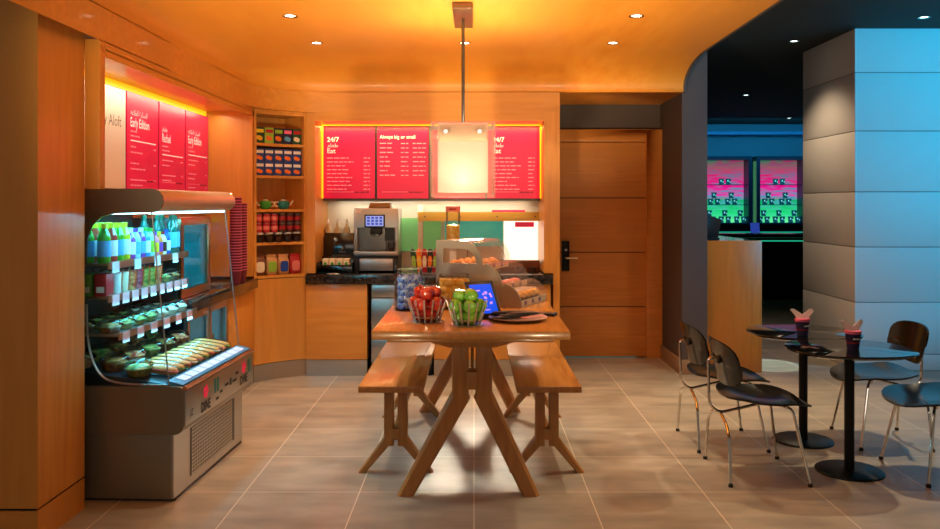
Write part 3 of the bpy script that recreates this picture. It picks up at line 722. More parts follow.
for z, xf, nt_ in SHF:
    s = part('shelf', MB().box(fx0+.03, xf, fy0+.02, fy1-.02, z-.012, z), 'steel', fr)
    part('shelf_rail', MB().box(xf-.004, xf+.004, fy0+.02, fy1-.02, z-.03, z+.008), 'steel', s)
    for k in range(nt_):
        a = fy0+.05+k*(1.0/nt_)
        part('price_tag', MB().box(xf+.004, xf+.007, a, a+min(.075, .7/nt_), z-.05, z+.005), tagm[0] if z > 1.1 else tagm[1], s)
# --- goods in the fridge
protos = {}
def make_bottle(kind, label, loc, group):
    """kind: liquid colour, label colour, cap colour, radius, height"""
    liq, lab, cap, r, h = kind
    t = thing('juice_bottle' if h < .23 else 'water_bottle', label, 'bottle', (0, 0, 0), group)
    part('bottle', MB().lathe([(0, 0), (r*.9, 0), (r, .012), (r, h*.62), (r*.8, h*.74), (r*.42, h*.86), (r*.42, h*.88), (0, h*.88)], n=14), liq, t, local=True)
    part('label_sleeve', MB().lathe([(r+.0008, h*.16), (r+.0008, h*.56)], n=14), lab, t, local=True)
    part('cap', MB().lathe([(r*.5, h*.87), (r*.5, h), (0, h)], n=12), cap, t, local=True)
    t.location = loc; return t
for key, rgb in dict(liq_green=(70, 170, 50), liq_red=(190, 60, 50), liq_yellow=(215, 200, 40), liq_purple=(140, 70, 170), liq_blue=(60, 150, 210), liq_clear=(170, 220, 225), liq_teal=(16, 90, 80)).items(): plain(key, *rgb, rough=.12, coat=.5)
KINDS = [('juice', 'liq_green', 'skyblue', 'cap_yellow', .033, .205, 'green juice bottle with yellow cap'), ('juice', 'liq_red', 'white', 'cap_yellow', .031, .205, 'red juice bottle with yellow cap'),
         ('juice', 'liq_green', 'skyblue', 'cap_yellow', .031, .205, 'green juice bottle with pale sleeve'), ('juice', 'liq_yellow', 'white', 'cap_yellow', .031, .205, 'yellow juice bottle with yellow cap'),
         ('juice', 'liq_purple', 'white', 'white', .027, .17, 'purple drink bottle with white cap'), ('juice', 'liq_clear', 'skyblue', 'purple', .027, .17, 'clear drink bottle with purple cap'),
         ('juice', 'liq_purple', 'skyblue', 'white', .027, .17, 'lilac drink bottle with white cap'), ('juice', 'liq_blue', 'white', 'green', .027, .17, 'blue drink bottle with green cap'),
         ('juice', 'liq_clear', 'lime', 'green', .026, .165, 'clear drink bottle with green cap'), ('juice', 'pink', 'yellow', 'purple', .024, .14, 'pink yogurt bottle with purple cap'),
         ('juice', 'orange', 'purple', 'cap_yellow', .024, .14, 'orange yogurt bottle with yellow cap'), ('juice', 'cream', 'chocolate', 'crimson', .024, .14, 'cream yogurt bottle with red cap'),
         ('juice', 'blue', 'white', 'blue', .024, .15, 'blue drink bottle with blue cap'), ('water', 'liq_teal', 'skyblue', 'darkgreen', .032, .235, 'dark green water bottle')]
zz = SHF[0][0]+.001; ytab = [4.20, 4.275, 4.347, 4.42, 4.49, 4.552, 4.614, 4.676, 4.738, 4.795, 4.848, 4.90, 4.955, 5.03]
ROWN = ['front row', 'middle row', 'back row']
for k, y in enumerate(ytab):
    _, lq, lb, cp, r, h, desc = KINDS[k]
    first = None
    for j in range(3):
        x = SH(-1.905-j*.085, y)
        lab = f'{desc}, top fridge shelf, {ROWN[j]}, {ORD[k]} from the near end'
        if first is None: first = make_bottle((lq, lb, cp, r, h), lab, (x, y, zz), 'bottles on the top fridge shelf'); index()
        else: dup(first, (x, y, zz), 0, lab, 'bottles on the top fridge shelf')
for j in range(2): dup(first, (SH(-1.92-j*.08, 5.11), 5.11, zz), 0, f'dark green water bottle by the far glass of the fridge, {ROWN[j]}', 'bottles on the top fridge shelf')
def make_tub(content, label, loc, r=.035, h=.125, group='tubs on the middle fridge shelf'):
    t = thing('salad_tub', label, 'food tub', (0, 0, 0), group)
    part('contents', MB().lathe([(0, .003), (r*.78, .003), (r*.94, h*.86), (0, h*.88)], n=14), content, t, local=True)
    part('tub', MB().lathe([(0, 0), (r*.8, 0), (r, h), (r*1.06, h)], n=16), 'plastic_clear', t, local=True)
    part('lid', MB().lathe([(r*1.06, h), (r*1.04, h+.006), (0, h+.008)], n=16), 'plastic_clear', t, local=True)
    t.location = loc; return t
zz = SHF[1][0]+.001
TUB = [('white', 'white yogurt'), ('cream', 'pale porridge'), ('fruit', 'orange fruit salad'), ('berries', 'red berry'), ('salad', 'green grape salad'), ('salad', 'leafy salad'), ('fruit', 'melon salad')]
for k, (m, nm) in enumerate(TUB):
    f = None
    for j in range(2):
        lab = f'clear tub of {nm}, second fridge shelf, {ROWN[j] if j == 0 else "back row"}, {ORD[k]} from near end'
        loc = (SH(-1.905-j*.09, 4.33+k*.082), 4.33+k*.082, zz)
        if f is None: f = make_tub(m, lab, loc); index()
        else: dup(f, loc, 0, lab, f['group'])
for k, (m, nm) in enumerate((('crimson', 'red'), ('lettuce', 'green'), ('orange', 'orange'))):
    t = thing('drink_carton', f'{nm} drink carton at the near end of the second fridge shelf', 'carton', (-1.91-k*.075, 4.22, zz), 'cartons in the fridge')
    x, y = t.location.x, t.location.y
    part('carton', MB().box(x-.03, x+.03, y-.045, y+.045, zz, zz+.115), m, t, bevel=.002)
    part('label_panel', MB().box(x-.02, x+.02, y-.0465, y-.045, zz+.02, zz+.05), 'white', t)
def make_bowl(content, label, loc, r=.06, h=.045, group='bowls in the fridge'):
    t = thing('food_bowl', label, 'food bowl', (0, 0, 0), group)
    part('contents', MB().lathe([(0, .002), (r*.7, .002), (r*.95, h*.8), (r*.6, h*1.15), (0, h*1.25)], n=18), content, t, local=True)
    part('bowl', MB().lathe([(0, 0), (r*.72, 0), (r, h), (r*1.05, h+.002)], n=20), 'plastic_clear', t, local=True)
    part('dome_lid', MB().lathe([(r*1.05, h+.002), (r*.95, h*1.35), (r*.6, h*1.7), (r*.2, h*1.82), (0, h*1.85)], n=20), 'plastic_clear', t, local=True)
    t.location = loc; return t
for k, (m, nm) in enumerate((('salad', 'green salad'), ('pasta', 'pasta'))):
    make_bowl(m, f'lidded bowl of {nm} at the far end of the second fridge shelf', (SH(-1.93, 4.96+k*.13), 4.96+k*.13, zz), .055, .04)
zz = SHF[2][0]+.001
f = None
for k in range(7):
    for j in range(2):
        lab = f'lidded dark bowl on the lowest wire shelf, {["front", "back"][j]} row, {ORD[k]} from near end'
        loc = (SH(-1.885-j*.14, 4.22+k*.142), 4.22+k*.142, zz)
        if f is None: f = make_bowl('pasta', lab, loc, .062, .04); index()
        else:
            if k == 1 and j == 0: f = make_bowl('salad', lab, loc, .062, .04); index()
            elif k == 4 and j == 0: f = make_bowl('cream', lab, loc, .062, .04); index()
            else: dup(f, loc, 0, lab, f['group'])
# bottom deck, sloping up to the back
def deckz(x): return .592+(-1.55-x)/.65*.088+.004
f = None
for k in range(5):
    for j in range(3):
        y = 4.23+k*.2+(.05 if j % 2 else 0); x = -1.74-j*.15; xs = SH(x, y)
        if y > 5.12: continue
        if j == 0 and k > 0: continue
        lab = f'round domed meal box on the bottom deck, {["front", "middle", "back"][j]} row, {ORD[k]} from near end'
        if f is None: f = make_bowl('salad', lab, (xs, y, deckz(x)), .07, .05, 'meal boxes on the bottom deck'); index(); f2 = None
        elif f2 is None: f2 = make_bowl('pasta', lab, (xs, y, deckz(x)), .072, .05, 'meal boxes on the bottom deck'); index(); f3 = None
        elif f3 is None: f3 = make_bowl('fruit', lab, (xs, y, deckz(x)), .07, .05, 'meal boxes on the bottom deck'); index()
        else: dup((f, f2, f3)[(k+j) % 3], (xs, y, deckz(x)), k*.7, lab, 'meal boxes on the bottom deck')
def make_sandwich(m, label, loc):
    t = thing('wrapped_sandwich', label, 'sandwich', (0, 0, 0), 'wrapped sandwiches on the bottom deck')
    part('bread', MB().blob((0, 0, .026), (.115, .030, .024), 3.2), 'bread', t, local=True)
    part('filling', MB().blob((0, 0, .028), (.118, .033, .009), 3.), m, t, local=True)
    part('wrapper', MB().blob((0, 0, .028), (.122, .037, .027), 3.4), 'plastic_clear', t, local=True)
    t.location = loc; return t
f = {}
for k in range(10):
    m = ('ham', 'lettuce', 'crimson', 'cream')[k % 4]; x = -1.69; y = 4.32+k*.088; xs = SH(x, y)
    lab = f'long wrapped sandwich on the bottom deck of the fridge, {ORD[k]} from the near end'
    if m not in f: f[m] = make_sandwich(m, lab, (xs, y, deckz(x)-.004)); f[m].rotation_euler = (0, .13, 0); index()
    else:
        c = dup(f[m], (xs, y, deckz(x)-.004), 0, lab, f[m]['group']); c.rotation_euler = (0, .13, 0)

# countertop fridge on the left worktop
cf = thing('countertop_fridge', 'small countertop fridge with blue lit glass door on the left worktop', 'fridge', (-2.1, 5.58, .889))
zb = .889
part('cabinet', MB().box(-2.27, -1.92, 5.29, 5.30, zb, 1.42).box(-2.27, -1.92, 5.86, 5.88, zb, 1.42).box(-2.27, -1.92, 5.3, 5.86, zb, zb+.03).box(-2.27, -1.92, 5.3, 5.86, 1.39, 1.42).box(-2.27, -2.25, 5.3, 5.86, zb+.03, 1.39), 'steel', cf)
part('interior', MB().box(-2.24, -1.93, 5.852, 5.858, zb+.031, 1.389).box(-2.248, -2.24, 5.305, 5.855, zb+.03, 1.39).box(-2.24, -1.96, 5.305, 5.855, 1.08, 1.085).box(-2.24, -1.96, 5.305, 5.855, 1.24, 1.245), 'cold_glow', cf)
d = part('door', MB().box(-1.92, -1.895, 5.29, 5.88, zb+.005, zb+.06).box(-1.92, -1.895, 5.29, 5.88, 1.37, 1.42).box(-1.92, -1.895, 5.29, 5.34, zb+.06, 1.37).box(-1.92, -1.895, 5.83, 5.88, zb+.06, 1.37), mat('door_frame_steel', srgb(214, 170, 130), .3, 1.), cf, bevel=.002)  # orange tint in the steel stands for its warm reflections
part('pane', MB().box(-1.91, -1.905, 5.34, 5.83, zb+.06, 1.37), 'glass_teal', d)
solo('serving_tray', MB().box(-1.99, -1.86, 6.05, 6.25, .889, .895).box(-1.99, -1.98, 6.05, 6.25, .895, .91).box(-1.87, -1.86, 6.05, 6.25, .895, .91).box(-1.98, -1.87, 6.05, 6.06, .895, .91).box(-1.98, -1.87, 6.24, 6.25, .895, .91), 'steel', 'shallow steel tray on the left worktop before the paper cups', 'tray', loc=(-1.92, 6.15, .889))
# stacked paper cups
ST = plain('cup_wine', 112, 26, 40)
f = None
for si, (sx, sy, cnt, nm) in enumerate(((-1.872, 6.42, 27, 'taller'), (-1.86, 6.53, 25, 'shorter'))):
    for k in range(cnt):
        lab = f'dark red paper cup nested in the {nm} stack by the corner shelves'
        loc = (sx, sy, .889+k*.022)
        if f is None:
            f = thing('stacked_cup', lab, 'cup', (0, 0, 0), 'paper cups in the taller stack')
            part('cup', MB().lathe([(0, 0), (.034, 0), (.047, .098), (.044, .098), (.032, .004), (0, .004)], n=20), 'cup_wine', f, local=True)
            part('rim', MB().lathe([(.0465, .0965), (.0495, .0975), (.0495, .101), (.044, .101)], n=20), 'pink', f, local=True)
            index(); f.location = loc
        else: dup(f, loc, 0, lab, f'paper cups in the {nm} stack')

# ------------------------------------------------------------------ groceries on the corner shelves
def make_pack(label, body, panel, blob_m, w, d, h, group, cat='box', name='food_box'):
    t = thing(name, label, cat, (0, 0, 0), group)
    part('carton', MB().box(-w/2, w/2, -d/2, d/2, 0, h), body, t, local=True, bevel=.0015)
    part('title_band', MB().box(-w*.42, w*.42, -d/2-.001, -d/2, h*.66, h*.88), panel, t, local=True)
    part('picture', MB().blob((-w*.04, -d/2-.0005, h*.32), (w*.36, .0012, h*.15), 2.6, RY(.3)), blob_m, t, local=True)
    return t
def setp(o, s, d, z): x, y = cpos(s, d); o.location = (x, y, z); o.rotation_euler = (0, 0, CANG); return o
zt = SHELF_Z[4]+.012
for k, (b, p, c, nm) in enumerate((('darkgreen', 'cap_yellow', 'yellow', 'green and yellow'), ('lime', 'crimson', 'orange', 'lime and red'), ('charcoal', 'lime', 'orange', 'black and green'), ('navy', 'pink', 'skyblue', 'navy and pink'), ('darkgreen', 'crimson', 'cream', 'dark green and red'))):
    setp(make_pack(f'{nm} food box on the top corner shelf, {ORD[k]} from left', b, p, c, .081, .05, .135, 'food boxes on the top corner shelf'), .1+k*.2, .06, zt)
zt = SHELF_Z[3]+.012; f = None
for r in range(2):
    for k in range(5):
        lab = f'navy blue food box, {["lower", "upper"][r]} layer on the second corner shelf, {ORD[k]} from left'
        if f is None: f = setp(make_pack(lab, 'bluebox', 'white', 'orange', .081, .05, .115, 'navy boxes on the second corner shelf'), .1, .06, zt); index()
        else: setp(dup(f, (0, 0, 0), 0, lab, f['group']), .1+k*.2, .06, zt+r*.1155)
zt = SHELF_Z[2]+.012
for k, (m, lm, nm, s) in enumerate((('green', 'cream', 'bright green teapot with cream spout, left on the middle corner shelf', .27), ('teal', 'cream', 'teal teapot with cream handle, right on the middle corner shelf', .66))):
    t = thing('teapot', nm, 'teapot', (0, 0, 0), 'teapots on the corner shelf')
    part('pot', MB().lathe([(0, 0), (.034, 0), (.05, .02), (.054, .045), (.046, .066), (.026, .074), (0, .074)], n=20), m, t, local=True)
    l = part('lid', MB().lathe([(.027, .072), (.024, .082), (0, .088)], n=16), lm, t, local=True)
    part('knob', MB().blob((0, 0, .094), (.008, .008, .008)), m, l, local=True)
    sg = -1 if k == 0 else 1
    part('spout', MB().tube(smooth([(sg*.045, 0, .03), (sg*.07, 0, .04), (sg*.08, 0, .062), (sg*.095, 0, .072)]), [.012]+[.0095]*20+[.007]*5 if False else .009), lm, t, local=True)
    part('handle', MB().tube(smooth([(-sg*.048, 0, .06), (-sg*.082, 0, .062), (-sg*.085, 0, .03), (-sg*.05, 0, .022)]), .006), lm, t, local=True)
    setp(t, s, .09, zt)
zt = SHELF_Z[1]+.012
def make_can(label, body, band, r, h, group):
    t = thing('food_can', label, 'can', (0, 0, 0), group)
    part('can', MB().lathe([(0, 0), (r, 0), (r, h), (0, h)], n=16), body, t, local=True)
    part('label_band', MB().lathe([(r+.0006, h*.3), (r+.0006, h*.7)], n=16), band, t, local=True)
    part('end', MB().lathe([(r*1.02, h-.004), (r*1.02, h), (r*.9, h-.001), (0, h-.001)], n=16), 'steel', t, local=True)
    return t
pr_ = {}
for r in range(2):
    for k in range(6):
        red = k < 3
        lab = f'{"red" if red else "black"} food can, {["middle", "upper"][r]} layer on the fourth corner shelf, {ORD[k]} from left'
        key = ('crimson', 'ham') if red else ('chocolate', 'crimson')
        if key not in pr_: pr_[key] = make_can(lab, key[0], key[1], .031, .08, 'cans on the fourth corner shelf'); index(); o = pr_[key]
        else: o = dup(pr_[key], (0, 0, 0), 0, lab, 'cans on the fourth corner shelf')
        setp(o, .08+k*.168, .05, zt+.0855+r*.0805)
f = None
for k in range(5):
    lab = f'clear glass jar of dark preserve on the fourth corner shelf, {ORD[k]} from left'
    if f is None:
        f = thing('preserve_jar', lab, 'jar', (0, 0, 0), 'jars on the fourth corner shelf')
        part('contents', MB().lathe([(0, .003), (.03, .003), (.034, .05), (0, .052)], n=16), 'chocolate', f, local=True)
        part('jar', MB().lathe([(0, 0), (.034, 0), (.037, .06), (.03, .072)], n=16), 'glass', f, local=True)
        part('lid', MB().lathe([(.036, .070), (.036, .085), (0, .0853)], n=16), 'silver', f, local=True); index(); o = f
    else: o = dup(f, (0, 0, 0), 0, lab, f['group'])
    setp(o, .1+k*.2, .05, zt)
zt = SHELF_Z[0]+.012
for k, (b, p, nm) in enumerate((('brown', 'cream', 'brown coffee bag with cream label'), ('tan', 'lime', 'kraft bag with green label'), ('tan', 'blue', 'kraft bag with blue label'), ('crimson', 'ham', 'red bag with pale label'))):
    t = thing('coffee_bag', nm+f' on the bottom corner shelf', 'bag', (0, 0, 0), 'bags on the bottom corner shelf')
    mb = MB().blob((0, 0, .082), (.052, .03, .082), 4., None, 20, 12)
    for v in mb.v:
        if v.z > .12: v.y *= max(.12, 1-(v.z-.12)/.04)
    part('bag', mb, b, t, local=True)
    part('label_patch', MB().blob((0, -.0298, .074), (.038, .0015, .046), 4.), p, t, local=True)
    part('fold', MB().box(-.047, .047, -.004, .004, .155, .178), b, t, local=True)
    setp(t, .12+k*.255, .07, zt)

# ------------------------------------------------------------------ back counter appliances
cz = .889; Yc = 7.33
cm = thing('coffee_machine', 'stainless bean-to-cup coffee machine with a small lit screen on the back counter', 'coffee machine', (X(376, Yc), 7.5, cz))
xl, xr = X(354, Yc), X(398, Yc)
part('stand', MB().box(xl, xr, Yc, 7.7, 1.03, 1.05).box(xl, xl+.04, Yc, 7.7, cz, 1.03).box(xr-.04, xr, Yc, 7.7, cz, 1.03).box(xl+.04, xr-.04, 7.66, 7.7, cz, 1.03), 'black', cm, bevel=.002)
part('stand_drawer', MB().box(xl+.045, xr-.045, Yc+.01, 7.6, cz+.02, 1.02), 'steel', cm, bevel=.003)
part('housing', MB().box(xl, xr, Yc+.14, 7.72, 1.05, 1.47).box(xl, xr, Yc, Yc+.14, 1.30, 1.47).box(xl, xl+.03, Yc, Yc+.14, 1.085, 1.3).box(xr-.03, xr, Yc, Yc+.14, 1.085, 1.3), 'steel', cm, bevel=.004)
part('drip_tray', MB().box(xl, xr, Yc-.02, Yc+.14, 1.05, 1.085), 'steel', cm, bevel=.004)
part('drip_grid', MB().box(xl+.04, xr-.04, Yc-.01, Yc+.13, 1.085, 1.09), 'black', cm)
part('brew_panel', MB().box(xl+.03, xr-.12, Yc+.08, Yc+.14, 1.09, 1.3), mat('dark_mirror', srgb(150, 144, 138), .2, .9), cm)
part('side_panel', MB().box(xr-.12, xr-.03, Yc+.005, Yc+.14, 1.18, 1.3), 'black', cm)
sp_ = part('spout', MB().box(X(370, Yc), X(381, Yc), Yc+.01, Yc+.08, 1.235, 1.29), 'black', cm, bevel=.004)
for q in (372.5, 378): part('nozzle', MB().lathe([(.008, 1.215), (.01, 1.235)], (X(q, Yc), Yc+.04, 0), 10), 'steel', sp_)
sc_ = part('screen', MB().box(X(364.5, Yc), X(385, Yc), Yc-.012, Yc, 1.30, 1.415), 'black', cm, bevel=.003)
part('display', MB().box(X(366, Yc), X(383.5, Yc), Yc-.0135, Yc-.0122, 1.312, 1.403), 'screen_light', sc_)
ic = MB()
for a in range(4):
    for b in range(3): ic.box(X(367.3+a*4.1, Yc), X(370+a*4.1, Yc), Yc-.0145, Yc-.0136, 1.322+b*.027, 1.342+b*.027)
part('icons', ic, 'screen_dim', sc_)
hp = part('bean_hopper', MB().prism([(X(367, Yc), 1.47), (X(390, Yc), 1.47), (X(388, Yc), 1.52), (X(369, Yc), 1.52)], 'y', Yc+.08, 7.6), mat('amber_hopper', srgb(150, 110, 50), .2), cm, bevel=.004)
part('logo_badge', MB().box(X(356, Yc), X(361, Yc), Yc-.002, Yc, 1.43, 1.455), 'paper', cm)
cp_ = thing('glass_mug', 'small clear cup under the coffee machine on the drip tray', 'cup', (X(391, Yc), Yc+.03, 1.085))
part('mug', MB().lathe([(0, 0), (.024, 0), (.032, .08), (.029, .08), (.022, .004), (0, .004)], n=18), 'plastic_clear', cp_, local=True)
part('liner', MB().lathe([(0, .005), (.02, .005), (.024, .03), (0, .03)], n=14), 'brown', cp_, local=True)
# tea box
tx = thing('tea_chest', 'black open tea box with upright lid left of the coffee machine', 'box', (X(335, 7.35), 7.4, cz))
a, b = X(318, 7.3), X(353, 7.3)
part('tray', MB().box(a, b, 7.24, 7.50, cz, cz+.01).box(a, b, 7.24, 7.255, cz+.01, cz+.08).box(a, b, 7.485, 7.5, cz+.01, cz+.14).box(a, a+.012, 7.255, 7.485, cz+.01, cz+.1).box(b-.012, b, 7.255, 7.485, cz+.01, cz+.1), 'blackgloss', tx, bevel=.002)
part('lid', MB().obox(((a+b)/2+.01, 7.52, cz+.245), (b-a-.02, .012, .22), RX(-.12)), 'blackgloss', tx, bevel=.002)
lg = MB().blob(((a+b)/2+.03, 7.492, cz+.215), (.012, .002, .012)); lg.box((a+b)/2+.0, (a+b)/2+.06, 7.488, 7.491, cz+.18, cz+.186)
part('emblem', lg, 'grey', tx)
f = None
for k in range(4):
    lab = f'white tea sachet with green mark standing in the black tea box, {ORD[k]} from left'
    x = X(325.5+k*7, 7.33)
    if f is None:
        f = thing('tea_sachet', lab, 'tea bag', (0, 0, 0), 'tea sachets in the black box')
        part('envelope', MB().box(-.026, .026, -.045, .045, 0, .12), 'cream', f, local=True, bevel=.002)
        part('mark', MB().blob((0, -.0455, .075), (.014, .001, .016)), 'green', f, local=True); index(); o = f
    else: o = dup(f, (0, 0, 0), 0, lab, f['group'])
    o.location = (x, 7.36, cz+.0105)
solo('tea_spoon_rest', MB().blob((X(333, 7.2), 7.2, cz+.006), (.06, .022, .006), 2.5), 'steel', 'small oval steel dish on the granite before the tea box', 'dish', loc=(X(333, 7.2), 7.2, cz))
ri = solo('bottle_riser', MB().box(X(322, 7.66), X(352, 7.66), 7.6, 7.74, cz, 1.2), 'maroon', 'dark red riser box behind the tea box carrying three bottles', 'stand', loc=(X(336, 7.66), 7.66, cz), bevel=.003)
f = None
for k in range(3):
    lab = f'pale syrup bottle with pump behind the black tea box, {ORD[k]} from left'
    if f is None:
        f = thing('syrup_bottle', lab, 'bottle', (0, 0, 0), 'syrup bottles behind the tea box')
        part('bottle', MB().lathe([(0, 0), (.032, 0), (.034, .01), (.034, .075), (.014, .105), (.013, .13), (0, .13)], n=16), mat('milky_glass', srgb(225, 215, 180), .2), f, local=True)
        p = part('pump', MB().lathe([(.016, .125), (.016, .14), (.006, .142), (.006, .165), (0, .165)], n=12), 'white', f, local=True)
        part('nozzle', MB().tube([(0, 0, .162), (0, -.035, .158)], .005), 'white', p, local=True); index(); o = f
    else: o = dup(f, (0, 0, 0), 0, lab, f['group'])
    o.location = (X(328.5+k*9.2, 7.66), 7.66, 1.2)
# snack rack
sr = thing('snack_rack', 'tilted wire rack of snack bags on the back counter right of the coffee machine', 'rack', (X(424, 7.3), 7.35, cz))
a, b = X(410, 7.3), X(438, 7.3)
mb = MB()
for q in (a, b):
    mb.tube([(q+(.03 if q == a else -.02), 7.28, cz+.004), (q, 7.27, cz+.2)], .004).tube([(q+(.03 if q == a else -.02), 7.28, cz+.004), (q+(.03 if q == a else -.02), 7.44, cz+.004), (q, 7.48, cz+.24)], .004)
for z in (.06, .12, .2): mb.tube([(a+.02*(1-z*5), 7.272, cz+z), (b-.015*(1-z*5), 7.272, cz+z)], .003)
mb.box(a+.02, b-.015, 7.28, 7.45, cz, cz+.006)
part('wire_frame', mb, 'steel', sr)
for k, (m, p, nm) in enumerate((('darkgreen', 'lime', 'green'), ('orange', 'yellow', 'orange'), ('crimson', 'cream', 'red'), ('charcoal', 'orange', 'black and orange'), ('crimson', 'lime', 'red and lime'))):
    t = thing('snack_bag', f'{nm} snack bag standing in the tilted rack, {ORD[k]} from left', 'snack bag', (0, 0, 0), 'snack bags in the rack')
    part('bag', MB().blob((0, 0, .10), (.026, .022, .115), 3.), m, t, local=True)
    part('label_patch', MB().blob((0, -.0215, .1), (.018, .0015, .05), 3.), p, t, local=True)
    t.location = (a+.045+k*.043, 7.325, cz+.007); t.rotation_euler = (-.06, -.12+.05*k, 0)
# cereal dispenser
cd = thing('cereal_dispenser', 'tall clear dispenser of yellow cereal with red cap behind the pastry stand', 'dispenser', (X(453, 7.35), 7.35, cz))
q = X(453, 7.35)
part('base', MB().lathe([(.075, cz), (.075, cz+.02), (.03, cz+.03), (.03, cz+.2), (.06, cz+.24)], (q, 7.35, 0), 20), 'white', cd)
part('cereal', MB().lathe([(0, cz+.245), (.058, cz+.245), (.058, cz+.43), (0, cz+.44)], (q, 7.35, 0), 20), 'yellow_wrap', cd)
part('cylinder', MB().lathe([(.062, cz+.24), (.062, cz+.55)], (q, 7.35, 0), 24), 'plastic_clear', cd)
part('cap', MB().lathe([(.066, cz+.55), (.066, cz+.60), (0, cz+.602)], (q, 7.35, 0), 24), 'ham', cd)
part('emblem', MB().box(q-.03, q+.03, 7.281, 7.285, cz+.566, cz+.582), 'crimson', cd)
# small ceramic things right end of counter
for k, px in enumerate((519, 533)):
    t = thing('espresso_cup', ('brown espresso cup on the granite before the bright panel, left one', 'brown espresso cup on the granite nearest the door, right one')[k], 'cup', (X(px, 7.4), 7.4, cz), 'espresso cups')
    part('cup', MB().lathe([(0, 0), (.025, 0), (.038, .05), (.035, .05), (.022, .005), (0, .005)], n=18), 'chocolate', t, local=True)
    part('handle', MB().tube(smooth([(.034, 0, .042), (.055, 0, .04), (.05, 0, .015), (.03, 0, .015)]), .004), 'chocolate', t, local=True)
solo('tray', MB().box(X(500, 7.5), X(540, 7.5), 7.5, 7.62, cz, cz+.1), 'brown', 'low brown box at the right end of the granite worktop', 'box', loc=(X(520, 7.5), 7.56, cz), bevel=.004)

# ------------------------------------------------------------------ on the long table
TZ = .89
def make_basket(label, loc):
    t = thing('fruit_basket', label, 'basket', (0, 0, 0), 'steel fruit baskets')
    part('base_plate', MB().lathe([(0, 0), (.088, 0), (.09, .003), (.085, .006), (0, .006)], n=32), 'steel', t, local=True)
    part('ring', MB().tube([(.074*math.cos(i*PI/16), .074*math.sin(i*PI/16), .03) for i in range(33)], .0025, 6), 'steel', t, local=True)
    for k in range(14):
        a = 2*PI*(k+.3)/14; ca, sa = math.cos(a), math.sin(a)
        part('spoke', MB().beam((.068*ca, .068*sa, .005), (.106*ca, .106*sa, .125), .0085, .0045, (ca, sa, .3)), 'spoke', t, local=True)
    t.location = loc; return t
ba, bg = (-.247, 4.30, TZ), (-.036, 4.19, TZ)
f = make_basket('steel spoke basket full of red apples on the long table', ba); index()
dup(f, bg, .2, 'steel spoke basket full of green apples on the long table', f['group'])
def make_apple(m, label, group):
    r = .037
    t = thing('apple', label, 'apple', (0, 0, 0), group)
    part('flesh', MB().lathe([(0, -.026), (.012, -.031), (.024, -.027), (.034, -.012), (r, .004), (.034, .02), (.022, .031), (.01, .031), (.003, .024), (0, .022)], n=18), m, t, local=True)
    part('stem', MB().tube([(0, 0, .02), (.002, 0, .034), (.006, 0, .042)], .0018, 6), 'brown', t, local=True)
    return t
def heap(m, cname, ctr, layers):
    f = None; n = 0
    lay = ['bottom', 'middle', 'top']
    for li, (cnt, rad, z, ph) in enumerate(layers):
        for k in range(cnt):
            a = ph+2*PI*k/cnt
            pos = (ctr[0]+rad*math.cos(a), ctr[1]+rad*math.sin(a), ctr[2]+z+random.uniform(-.003, .003))
            side = ['right', 'right rear', 'rear', 'left rear', 'left', 'left front', 'front', 'right front'][int(round((a % (2*PI))/(PI/4))) % 8]
            lab = f'{cname} apple in the {lay[li]} layer of the steel basket, {side} side'
            if cnt == 1: lab = f'{cname} apple on the very top of the steel basket'
            if f is None: f = make_apple(m, lab, f'{cname} apples in a basket'); index(); o = f
            else: o = dup(f, (0, 0, 0), 0, lab, f['group'])
            o.location = pos; o.rotation_euler = (random.uniform(-.7, .7), random.uniform(-.6, .6), random.uniform(0, 6))
heap('apple_red', 'red', ba, [(4, .040, .042, .4), (5, .064, .1, .5), (3, .042, .152, .5)])
heap('apple_green', 'green', bg, [(4, .040, .042, .4), (5, .064, .1, 1.2), (3, .038, .15, 1.1)])
def make_packet(m, label, group, s):
    t = thing('snack_packet', label, 'snack packet', (0, 0, 0), group)
    part('pouch', MB().blob((0, 0, 0), (s, .014, s*.62), 3., None, 12, 6), m, t, local=True)
    part('end_seal', MB().box(-s*1.18, -s*.9, -.002, .002, -s*.5, s*.5).box(s*.9, s*1.18, -.002, .002, -s*.5, s*.5), m, t, local=True)
    return t
def jar(label, ctr, r, h, m, plabel, pgroup, layers, per, s):
    t = thing('snack_jar', label, 'jar', ctr, 'clear snack jars on the table')
    cx, cy, z0 = ctr
    part('jar', MB().lathe([(0, z0), (r*.95, z0), (r, z0+.012), (r, z0+h*.78), (r*.82, z0+h*.9), (r*.8, z0+h*.92)], (cx, cy, 0), 28, power=3.), 'plastic_clear', t)
    part('lid', MB().lathe([(r*.84, z0+h*.92), (r*.84, z0+h), (r*.8, z0+h+.004), (0, z0+h+.004)], (cx, cy, 0), 28, power=2.6), 'plastic_clear', t)
    f = None
    for l in range(layers):
        for k in range(per):
            a = 2*PI*k/per+l*.5
            if f is None: f = make_packet(m, plabel, pgroup, s); index(); o = f
            else: o = dup(f, (0, 0, 0), 0, plabel, pgroup)
            o.location = (cx+(r-.03)*math.cos(a), cy+(r-.03)*math.sin(a), z0+.028+l*s*1.12)
            o.rotation_euler = (random.uniform(-.2, .2), random.uniform(-.5, .5), a+PI/2)
jar('clear jar of blue snack packets at the left of the table', (-.378, 4.80, TZ), .088, .235, 'blue_wrap', 'blue and white snack packet inside the clear jar at left', 'blue packets in the jar', 5, 6, .034)
jar('clear jar of yellow snack packets behind the apple baskets', (-.118, 4.87, TZ), .106, .20, 'yellow_wrap', 'yellow snack packet inside the clear jar behind the apples', 'yellow packets in the jar', 4, 7, .038)
